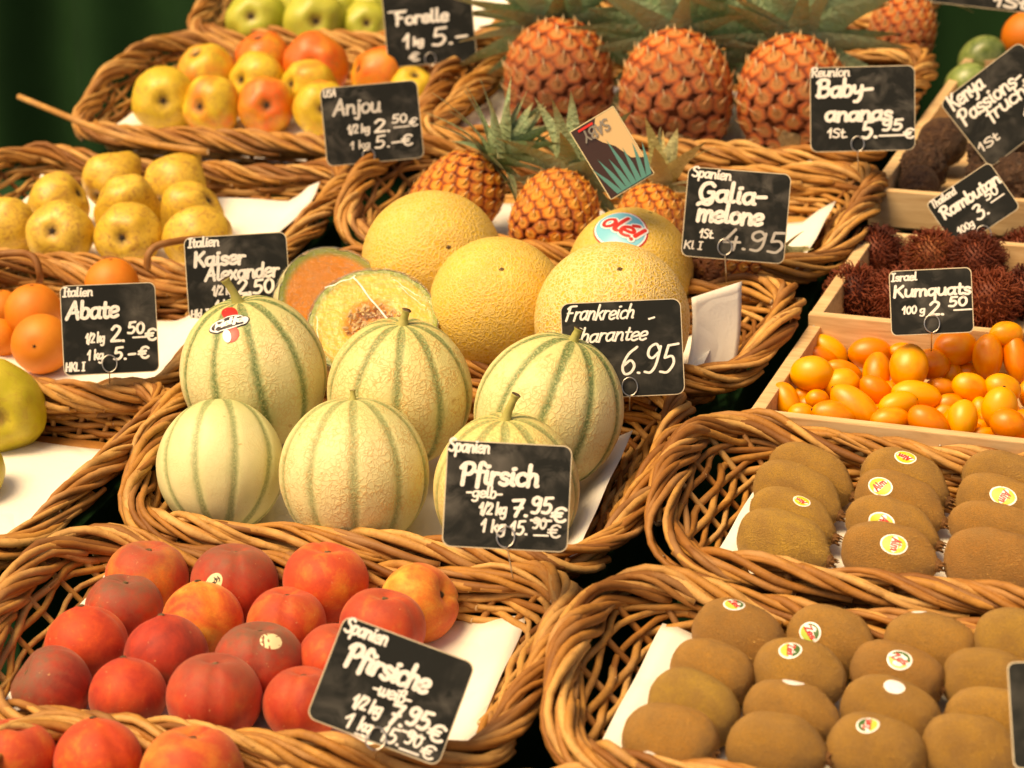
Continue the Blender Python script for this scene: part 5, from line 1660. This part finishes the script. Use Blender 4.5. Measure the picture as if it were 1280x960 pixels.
def pineapple(tr, px, py, rpx, axis, label, kind, crown, grp, lift=0.0, squash=1.18, dark=0.0, ripe=0.0, seed=0, spread=1.0, blen=1.0):
    R = random.Random(seed + 50)
    t = TR[tr]
    c, r = t.rest(px, py, rpx, 0.97, lift)
    rot = orient(axis, R.uniform(0, 360))
    root = empty('pineapple', Matrix.Translation(c) @ rot)
    tag(root, label, 'pineapple', grp)
    def prof(z):     # z in -1..1 -> radius
        return (1 - abs(z) ** 2.7) ** (1 / 2.4) * (1 - 0.06 * z)
    V, F = uv_sphere(24, 18, lambda x, y, z, th, ph: (lambda pr: (x / (sqrt(x * x + y * y) + 1e-9) * pr * 0.95, y / (sqrt(x * x + y * y) + 1e-9) * pr * 0.95, z * squash * 0.95))(prof(z)))
    mesh_obj('flesh_core', [tuple(np.array(v) * r) for v in V], F, M['pineapple_core'], root)
    # fruitlets on a spiral, evenly by area
    n = 120 if kind == 'big' else 150
    zs = np.linspace(-0.995, 0.995, 800); pr = np.array([prof(z) for z in zs])
    dA = np.maximum(pr, 0.12) * np.sqrt(squash ** 2 + np.gradient(pr, zs) ** 2); cum = np.cumsum(dA); cum /= cum[-1]
    area = 2 * pi * np.trapz(np.maximum(pr, 0.0) * np.sqrt(squash ** 2 + np.minimum(np.gradient(pr, zs) ** 2, 9)), zs)
    s = sqrt(area / n / 2.75) * (1.24 if kind == 'small' else 1.20)
    for i in range(n):
        z = float(np.interp((i + .5) / n, cum, zs)); ph = i * 2.39996323
        p0 = prof(z); dp = (prof(min(z + .01, 1)) - prof(max(z - .01, -1))) / .02
        P = Vector((p0 * cos(ph), p0 * sin(ph), z * squash))
        nn = Vector((cos(ph), sin(ph), -dp / squash)).normalized()
        if abs(z) > .97: nn = Vector((cos(ph) * .3, sin(ph) * .3, math.copysign(1, z))).normalized()
        w = root.matrix_world.to_3x3() @ nn
        if w.dot(CF) > 0.50: continue                    # faces well away from the viewer stay bare core
        y = (Vector((0, 0, 1)) - nn * nn.z)
        if y.length < .05: y = Vector((-cos(ph), -sin(ph), 0))
        y.normalize(); x = y.cross(nn)
        m = Matrix(((x.x, y.x, nn.x, P.x * r), (x.y, y.y, nn.y, P.y * r), (x.z, y.z, nn.z, P.z * r), (0, 0, 0, 1)))
        ss = s * r * R.uniform(.94, 1.04) * (0.85 + 0.15 * (1 - abs(z)))
        o = link('fruitlet', SCL[kind], root)
        o.matrix_local = m @ Matrix.Rotation(R.uniform(-.12, .12), 4, 'Z') @ Matrix.Diagonal((ss * .93, ss * .93, ss * R.uniform(.42, .6) * (1.15 if kind == 'small' else 1), 1))
        dk = dark * smooth01(-z * 1.2 + 0.45) + R.uniform(0, .12)
        o.color = (min(1, dk), 0, 0, 1)
    # dry stalk scar at the base
    V, F = uv_sphere(18, 8, lambda x, y, z, th, ph: (x * .22 * (1 + .2 * sin(5 * ph)), y * .22 * (1 + .2 * cos(3 * ph)), z * .09))
    mesh_obj('stalk_scar', [(v[0] * r, v[1] * r, v[2] * r - squash * r * 1.04) for v in V], F, M['dry'], root)
    # crown
    nl, Ll, lo, hi = crown
    Ll = Ll / FPX * proj(c)[2]
    cr = empty('crown'); cr.parent = root; cr.location = (0, 0, squash * r * 0.93)
    for i in range(nl):
        q = i / max(1, nl - 1)
        el = radians(lo + (hi - lo) * q + R.uniform(-6, 6)); ph = i * 2.39996 + R.uniform(-.2, .2)
        L = Ll * (0.62 + 0.50 * sin(pi * (0.15 + 0.75 * q))) * R.uniform(.85, 1.12)
        d = Vector((cos(el) * cos(ph), cos(el) * sin(ph), sin(el)))
        z = Vector((-sin(el) * cos(ph), -sin(el) * sin(ph), cos(el))); x = d.cross(z)
        b = Vector((0.16 * r * cos(ph) * (1 - q), 0.16 * r * sin(ph) * (1 - q), q * r * 0.5 * blen))
        m = Matrix(((x.x, d.x, z.x, b.x), (x.y, d.y, z.y, b.y), (x.z, d.z, z.z, b.z), (0, 0, 0, 1)))
        lf = link('leaf', LEAF[0 if q < .3 else (1 if q < .65 else R.choice((2, 3)))], cr)
        wd = R.uniform(.85, 1.15) * spread
        lf.matrix_local = m @ Matrix.Diagonal((L * 1.15 * wd, L, L, 1))
        lf.color = (ripe * R.uniform(.2, 1), 0, 0, 1)
    return root
BG = 'large reddish pineapples'; SG = 'small orange pineapples'
pineapple('farpine', 1128, 38, 40, cdir(.2, .8, -.3), 'blurred red pineapple behind the others, partly covered by green leaves', 'big', (14, 70, 10, 80), BG, .0, 1.2, .5, 0, 9)
pineapple('pineapple', 698, 98, 66, cdir(-.02, .80, -.55), 'large pineapple at the left, its scales palest towards the crown', 'big', (64, 108, 6, 84), BG, .004, 1.10, .55, 0, 1, 1.25)
pineapple('pineapple', 845, 116, 68, cdir(.06, .78, -.58), 'large pineapple in the middle with a dark stalk scar facing out', 'big', (66, 116, 6, 84), BG, .004, 1.16, .5, 0, 2, 1.25)
pineapple('pineapple', 990, 118, 66, cdir(.12, .78, -.58), 'large pineapple at the right, half behind the Baby-ananas board'.replace('Baby-ananas', 'Reunion'), 'big', (68, 122, 6, 84), BG, .004, 1.12, .35, 0, 3, 1.25)
pineapple('smallpin', 572, 248, 50, cdir(.62, .66, .05), 'small pineapple at the left, its grey green crown sticking up over the melons', 'small', (44, 84, 8, 84), SG, .012, 1.22, .1, .08, 4, 1.35)
pineapple('smallpin', 694, 272, 52, cdir(.25, .66, -.40), 'small pineapple behind the middle melon, its base towards the viewer', 'small', (38, 84, 8, 84), SG, .008, 1.15, .1, .15, 5, 1.35)
pineapple('smallpin', 812, 282, 44, cdir(.22, .80, -.20), 'small pineapple behind the lettered sticker, with a yellowing crown', 'small', (14, 74, 30, 82), SG, .004, 1.15, .2, .9, 6, 1.5)
pineapple('smallpin', 915, 330, 40, cdir(.9, .2, .1), 'small dark pineapple lying behind the Galia board', 'small', (10, 44, 10, 80), SG, .0, 1.2, .9, .8, 7, 1.3)

# ------------------------------------------------------------------ chalk boards
def rrect_poly(w, h, r, n=5):
    P = []
    for cx, cy, a0 in ((w / 2 - r, -h / 2 + r, -pi / 2), (w / 2 - r, h / 2 - r, 0), (-w / 2 + r, h / 2 - r, pi / 2), (-w / 2 + r, -h / 2 + r, pi)):
        for k in range(n + 1):
            a = a0 + pi / 2 * k / n
            P.append((cx + r * cos(a), cy + r * sin(a)))
    return P
def plate(P, z0, z1):
    n = len(P)
    V = [(x, y, z0) for x, y in P] + [(x, y, z1) for x, y in P]
    return V, [tuple(range(n - 1, -1, -1)), tuple(range(n, 2 * n))] + [(i, (i + 1) % n, n + (i + 1) % n, n + i) for i in range(n)]
def board(px, py, wpx, hpx, roll, foot, tr, fh, label, lines, ring=None, yaw=0.0, back=6.0, dz=-0.012, fy=None):
    """A chalk board seen centred at the pixel, WPX by HPX, turned by ROLL (counter-clockwise); FOOT: where its pin goes in; LINES in percent of its width."""
    t = TR[tr]
    F_ = t.on(foot[0], foot[1], fh)
    z = proj(F_)[2] + dz
    c = CO + ray(px, py) * z
    k = z / FPX
    w, h = wpx * k, hpx * k
    nrm = -(c - CO).normalized()
    right = CR.copy(); right = (right - nrm * right.dot(nrm)).normalized(); up = nrm.cross(right)
    m = Matrix(((right.x, up.x, nrm.x), (right.y, up.y, nrm.y), (right.z, up.z, nrm.z))).to_4x4()
    m = Matrix.Translation(c) @ m @ Matrix.Rotation(radians(yaw), 4, 'Y') @ Matrix.Rotation(radians(-back), 4, 'X') @ Matrix.Rotation(radians(roll), 4, 'Z')
    root = empty('price_board', m)
    tag(root, label, 'price sign', 'black chalk price boards')
    P = rrect_poly(w, h, w * 0.07)
    V, F = plate(P, -0.0008, 0.0005)
    mesh_obj('board_edge', V, F, M['edge'], root, False)
    V, F = plate(rrect_poly(w - 0.0018, h - 0.0018, w * 0.065), 0.0003, 0.0008)
    mesh_obj('writing_surface', V, F, M['black'], root, False)
    u = w / 100.0
    for i, ln in enumerate(lines):
        txt, x0, x1, yb, xh, st = ln[:6]
        faint = ln[6] if len(ln) > 6 else 0.0
        rise = ln[7] if len(ln) > 7 else 0.0
        B = Bag()
        for j, (Vs, Fs) in enumerate(text_ribbons(txt, x0, x1, 0, xh, st, rise=rise, jit=0.04, slant=ln[8] if len(ln) > 8 else 0.10)):
            z_ = 0.00092 + 0.00003 * (j % 12) + 0.000006 * (i % 4)
            B.add([((x - 50) * u, (hpx / wpx * 50 - yb + y) * u, z_) for x, y in Vs], Fs)
        o = B.obj('lettering', [M['chalk']], root, False)
        o.color = (faint, 0, 0, 1)
    # wire clip: a ring in front of the lower edge and a pin down to the basket
    im = m.inverted()
    fl = im @ F_
    if ring:
        rp = CO + ray(*ring) * z; rl = im @ rp
        rr_ = (fy or 0.0078)
        P = []
        dn = Vector((fl.x - rl.x, fl.y - rl.y, 0)).normalized()
        a0 = atan2(dn.y, dn.x)
        for k_ in range(23):
            a = a0 + 2 * pi * k_ / 22
            P.append((rl.x + rr_ * cos(a) * .92, rl.y + rr_ * sin(a) * 1.08, 0.0022 + 0.0012 * k_ / 22))
        P += [((rl.x * .3 + fl.x * .7), (rl.y * .3 + fl.y * .7), 0.0022 * .3 + fl.z * .6), (fl.x, fl.y, fl.z - 0.006)]
        V, F, _ = tube_data(P, 0.00062, 6)
        mesh_obj('wire_clip', V, F, M['wire'], root)
    return root
board(489, 863, 176, 137, -20.5, (470, 948), 'peach', 0.05, 'tilted chalk board in front of the red peaches, reading Pfirsiche weiß',
      [('Spanien', 3, 35, 11, 6.0, 2.2), ('Pfirsiche', 11, 74, 33, 9.5, 4.4), ('-wei\u00df-', 37, 66, 45, 5.5, 2.0), ('1/2 kg', 27, 49, 59, 5.4, 2.2), ('7.', 54, 67, 61, 8.5, 3.6), ('95', 67, 84, 57, 7.5, 3.2), ('_', 68, 84, 61.5, 5, 2.2), ('\u20ac', 84, 97, 62, 7.0, 2.8),
       ('1', 26, 33, 74, 6, 2.2), ('kg', 37, 47, 73, 5.5, 2.2), ('_', 37, 47, 75, 5, 1.6), ('15.', 53, 69, 74, 6.5, 2.2), ('90', 71, 83, 70, 5.5, 2.0), ('_', 70, 84, 74, 5, 1.8), ('\u20ac', 84, 95, 75, 6, 2.0)], (470, 925))
board(634, 620, 157, 134, -3.0, (641, 722), 'peach', 0.085, 'chalk board between striped melons and peaches, reading Pfirsich gelb',
      [('Spanien', 1, 34, 9, 6.0, 2.2, 0, -.02), ('Pfirsich', 11, 74, 34, 9.5, 4.4), ('-gelb-', 17, 46, 45, 5.2, 2.0), ('1/2 kg', 28, 50, 58, 5.4, 2.2, .1), ('7.', 53, 68, 58.5, 8.0, 3.6), ('95', 69, 86, 55, 7.5, 3.4), ('_', 70, 86, 60, 5, 2.4), ('\u20ac', 85, 98, 61.5, 7.0, 2.8),
       ('1 kg', 30, 50, 72, 5.6, 2.2, .15), ('15.', 53, 68, 73, 6.2, 2.2), ('90', 71, 82, 67.5, 4.8, 2.0, .15), ('_', 73, 84, 72, 5, 1.8), ('\u20ac', 83, 94, 74, 6, 2.0, .2)], (632, 672), dz=-0.03)
board(778, 436, 151, 121, 2.6, (787, 512), 'melon', 0.08, 'chalk board on the largest yellow melon, marked 6.95',
      [('Frankreich', 3, 60, 15, 7.0, 1.9, 0, 0, .35), ("Charantee", 6, 70, 33.5, 7.0, 1.9, 0, .0, .35), ("-", 72, 78, 19, 4, 1.8, 0, .2), ('6.95', 46, 92, 62, 13.5, 2.3, 0, .02, .25)], (787, 484), dz=0.004)
board(920, 269, 129, 113, -4.6, (908, 352), 'smallpin', 0.045, 'chalk board reading Galiamelone with a smudged 4.95 price',
      [('Spanien', 4, 42, 9.5, 5.6, 2.2, 0, -.03), ('Galia-', 12, 78, 32, 10.5, 5.0), ('melone', 12, 76, 52, 10.5, 5.0), ('1St.', 16, 31, 68, 4.8, 1.8, .1), ('4.95', 38, 99, 77, 11.5, 2.8, .65), ('-', 88, 98, 61, 5, 2.4, .3), ('Kl I', 2, 20, 80, 4.5, 1.6, .3)], (906, 309))
board(1078, 136, 130, 106, 1.4, (1073, 214), 'smallpin', 0.078, 'chalk board before the right hand large pineapple, reading Babyananas',
      [('Reunion', 1, 38, 9, 5.0, 2.0, .1), ('Baby-', 6, 60, 28.5, 9.5, 4.6), ('ananas', 14, 78, 52, 8.6, 4.4), ('1St.', 16, 36, 68, 5.0, 1.8), ('5.', 48, 65, 69, 9.5, 4.0), ('95', 68, 88, 62, 5.8, 3.0), ('_', 66, 92, 66, 5, 2.2), ('\u20ac', 88, 99, 70, 5.6, 2.4)], (1072, 180))
board(465, 154, 122, 98, 5.2, (462, 212), 'anjou', 0.05, 'faded chalk board reading Anjou between blushed pears and basket rim',
      [('USA', 3, 16, 9.5, 4.4, 1.8, .2), ('Anjou', 11, 60, 29, 9.0, 3.6, .45), ('1/2 kg', 24, 47, 49, 5.0, 2.0, .3), ('2.', 51, 69, 50, 7.6, 2.8, .1), ('50', 70, 86, 42, 4.8, 2.0, .1), ('_', 72, 88, 46, 4, 1.6, .1), ('\u20ac', 87, 97, 47, 5, 1.8, .1), ('1 kg', 25, 46, 65, 4.6, 1.6, .3), ('5.-\u20ac', 50, 90, 66, 7.0, 2.2, .1)], (461, 195))
board(536, 26, 112, 108, 5.0, (538, 84), 'green', 0.05, 'chalk board over the green pears, reading Forelle',
      [('Forelle', 12, 72, 50, 8.2, 4.0), ('_', 6, 26, 34, 5, 2.2), ('1', 18, 27, 76, 9, 3.6), ('kg', 30, 42, 74, 5.4, 2.6), ('5.-', 50, 92, 76, 11.0, 3.2), ('\u20ac', 24, 36, 91, 5.4, 2.6, .3)], (538, 74))
board(297, 344, 128, 102, 3.6, (282, 408), 'russet', 0.05, 'chalk board reading Kaiser Alexander behind the stickered melon',
      [('Italien', 4, 34, 10, 5.4, 2.2), ('Kaiser', 8, 58, 29, 8.2, 4.2, .1), ('Alexander', 18, 90, 43.5, 8.2, 3.6, .1), ('1/2 kg', 24, 46, 58, 5.2, 2.0, .2), ('2.50', 48, 84, 58.5, 8.0, 3.0), ('1 kg', 26, 44, 72, 5.2, 2.0), ('5.-', 50, 76, 73, 8.0, 2.8), ('Hkl I', 2, 19, 79, 4.6, 1.8)], None)
board(137, 411, 118, 113, 2.6, (137, 478), 'orange', 0.052, 'chalk board reading Abate in front of the oranges',
      [('Italien', 3, 34, 12, 5.6, 2.2), ('Abate', 5, 60, 36, 11.0, 4.6), ('1/2 kg', 24, 44, 62, 6.0, 2.2), ('2.', 50, 66, 62, 10.0, 4.0), ('50', 68, 86, 54, 6.8, 3.4), ('_', 74, 90, 57.5, 4, 2.4), ('\u20ac', 86, 99, 62, 7.6, 3.0), ('1 kg', 25, 42, 80, 6, 2.2), ('5.-', 52, 76, 81, 7.6, 3.0), ('\u20ac', 78, 90, 81, 7.4, 3.0), ('HKL I', 2, 22, 91, 5.2, 2.2)], (137, 455))
board(1164, 377, 102, 82, 2.8, (1164, 438), 'crate1', 0.062, 'smallest upright chalk board, above the kumquats',
      [('Israel', 3, 34, 13, 5.6, 2.4), ('Kumquats', 4, 98, 33, 8.2, 4.2), ('100 g', 14, 42, 54, 5.4, 2.4), ('2.', 46, 66, 57, 9.5, 4.2), ('50', 70, 93, 47, 6.6, 3.8), ('_', 77, 98, 51, 5, 2.4)], (1165, 405))
board(1216, 257, 94, 70, 34.5, (1236, 322), 'crate2', 0.02, 'small tilted chalk board leaning on the passion fruit crate, reading Rambutan',
      [('Thailand', 5, 42, 11.5, 6, 2.4, .1), ('Rambutan', 8, 98, 32, 9.2, 4.6), ('100g', 14, 38, 60, 5.4, 2.4), ('3.', 44, 64, 58, 11, 4.2), ('50', 68, 88, 42, 6.4, 3.4), ('_', 72, 92, 46.5, 5, 2.4)], (1230, 292))
board(1256, 131, 124, 104, 38.5, (1262, 215), 'crate3', 0.03, 'large tilted chalk board among the passion fruits, reading Kenya Passionsfrucht',
      [('Kenya', 6, 46, 15, 9.0, 3.0), ('Passions-', 5, 80, 34, 9.0, 3.0), ('frucht', 28, 82, 47, 8.4, 2.8), ('1St', 2, 26, 66, 5, 2.0, .2), ('1.', 56, 84, 76, 14, 3.4)], None, dz=-0.035)
board(1330, 892, 132, 134, 2.0, (1330, 966), 'kiwifront', 0.055, 'black board cut off by the lower right corner, beside the front kiwis',
      [], None, dz=-0.02)
board(1236, -42, 140, 104, -6.5, (1236, 60), 'farpine', 0.05, 'chalk board at the very top, only its lower edge showing above the crate',
      [('1St.', 58, 94, 71, 5, 2.8, .2)], None)

# ------------------------------------------------------------------ hang tag on the small pineapples
def hang_tag():
    z = proj(TR['smallpin'].on(760, 262, 0.12))[2] - 0.03
    c = CO + ray(765, 191) * z; k = z / FPX
    w, h = 64 * k, 100 * k           # narrow side, long side
    nrm = (-(c - CO).normalized() + CU * 0.15).normalized()
    right = (CR - nrm * CR.dot(nrm)).normalized(); up = nrm.cross(right)
    m = Matrix.Translation(c) @ Matrix(((right.x, up.x, nrm.x), (right.y, up.y, nrm.y), (right.z, up.z, nrm.z))).to_4x4() @ Matrix.Rotation(radians(31), 4, 'Z')
    root = empty('hang_tag', m)
    tag(root, 'glossy picture tag tucked among the small pineapple crowns, printed upside down', 'tag')
    V, F = plate(rrect_poly(w, h, w * .02, 1), -0.0005, 0.0)
    mesh_obj('card', V, F, M['sticker_cream'], root, False)
    def area(name, pts, mat, zz):
        V, F = plate([(x * w / 2, y * h / 2) for x, y in pts], 0.0001, zz); mesh_obj(name, V, F, M[mat], root, False)
    area('printed_picture', [(-.97, -.98), (.97, -.98), (.97, .98), (-.97, .98)], 'tag_brown', 0.0003)
    R = random.Random(3)
    area('printed_picture', [(.15, .97), (.96, .97), (.96, -.5), (.55, -.35), (.25, .1), (-.1, .35), (-.35, .62), (-.05, .8)], 'tag_tan', 0.0005)
    for i in range(7):
        x = -.55 + i * .22; b = -.96; tx = x + (i - 3) * .14 + R.uniform(-.05, .05); ty = R.uniform(.0, .45) - abs(i - 3) * .12
        area('printed_leaf', [(x - .10, b), (x + .12, b), (x + .10 + (tx - x) * .5, b * .5 + ty * .5), (tx, ty), (x - .06 + (tx - x) * .5, b * .5 + ty * .5)], 'tag_teal', 0.0007 + 0.00012 * i)
    B = Bag()
    for j, (Vs, Fs) in enumerate(text_ribbons('EASY'.replace('E', 'S').replace('AS', 'AB'), 0, 58, 0, 13, 4.2, slant=.1)):
        # the lettering stands on its head
        B.add([((26 - x) / 100 * w, (h / w * 50 - 14 - y) / 100 * w, 0.0017 + 0.00002 * j) for x, y in Vs], Fs)
    B.obj('lettering', [M['chalk']], root, False)
    area('printed_bar', [(-.70, .92), (-.05, .92), (-.05, .86), (-.70, .86)], 'sticker_red', 0.0016)
hang_tag()
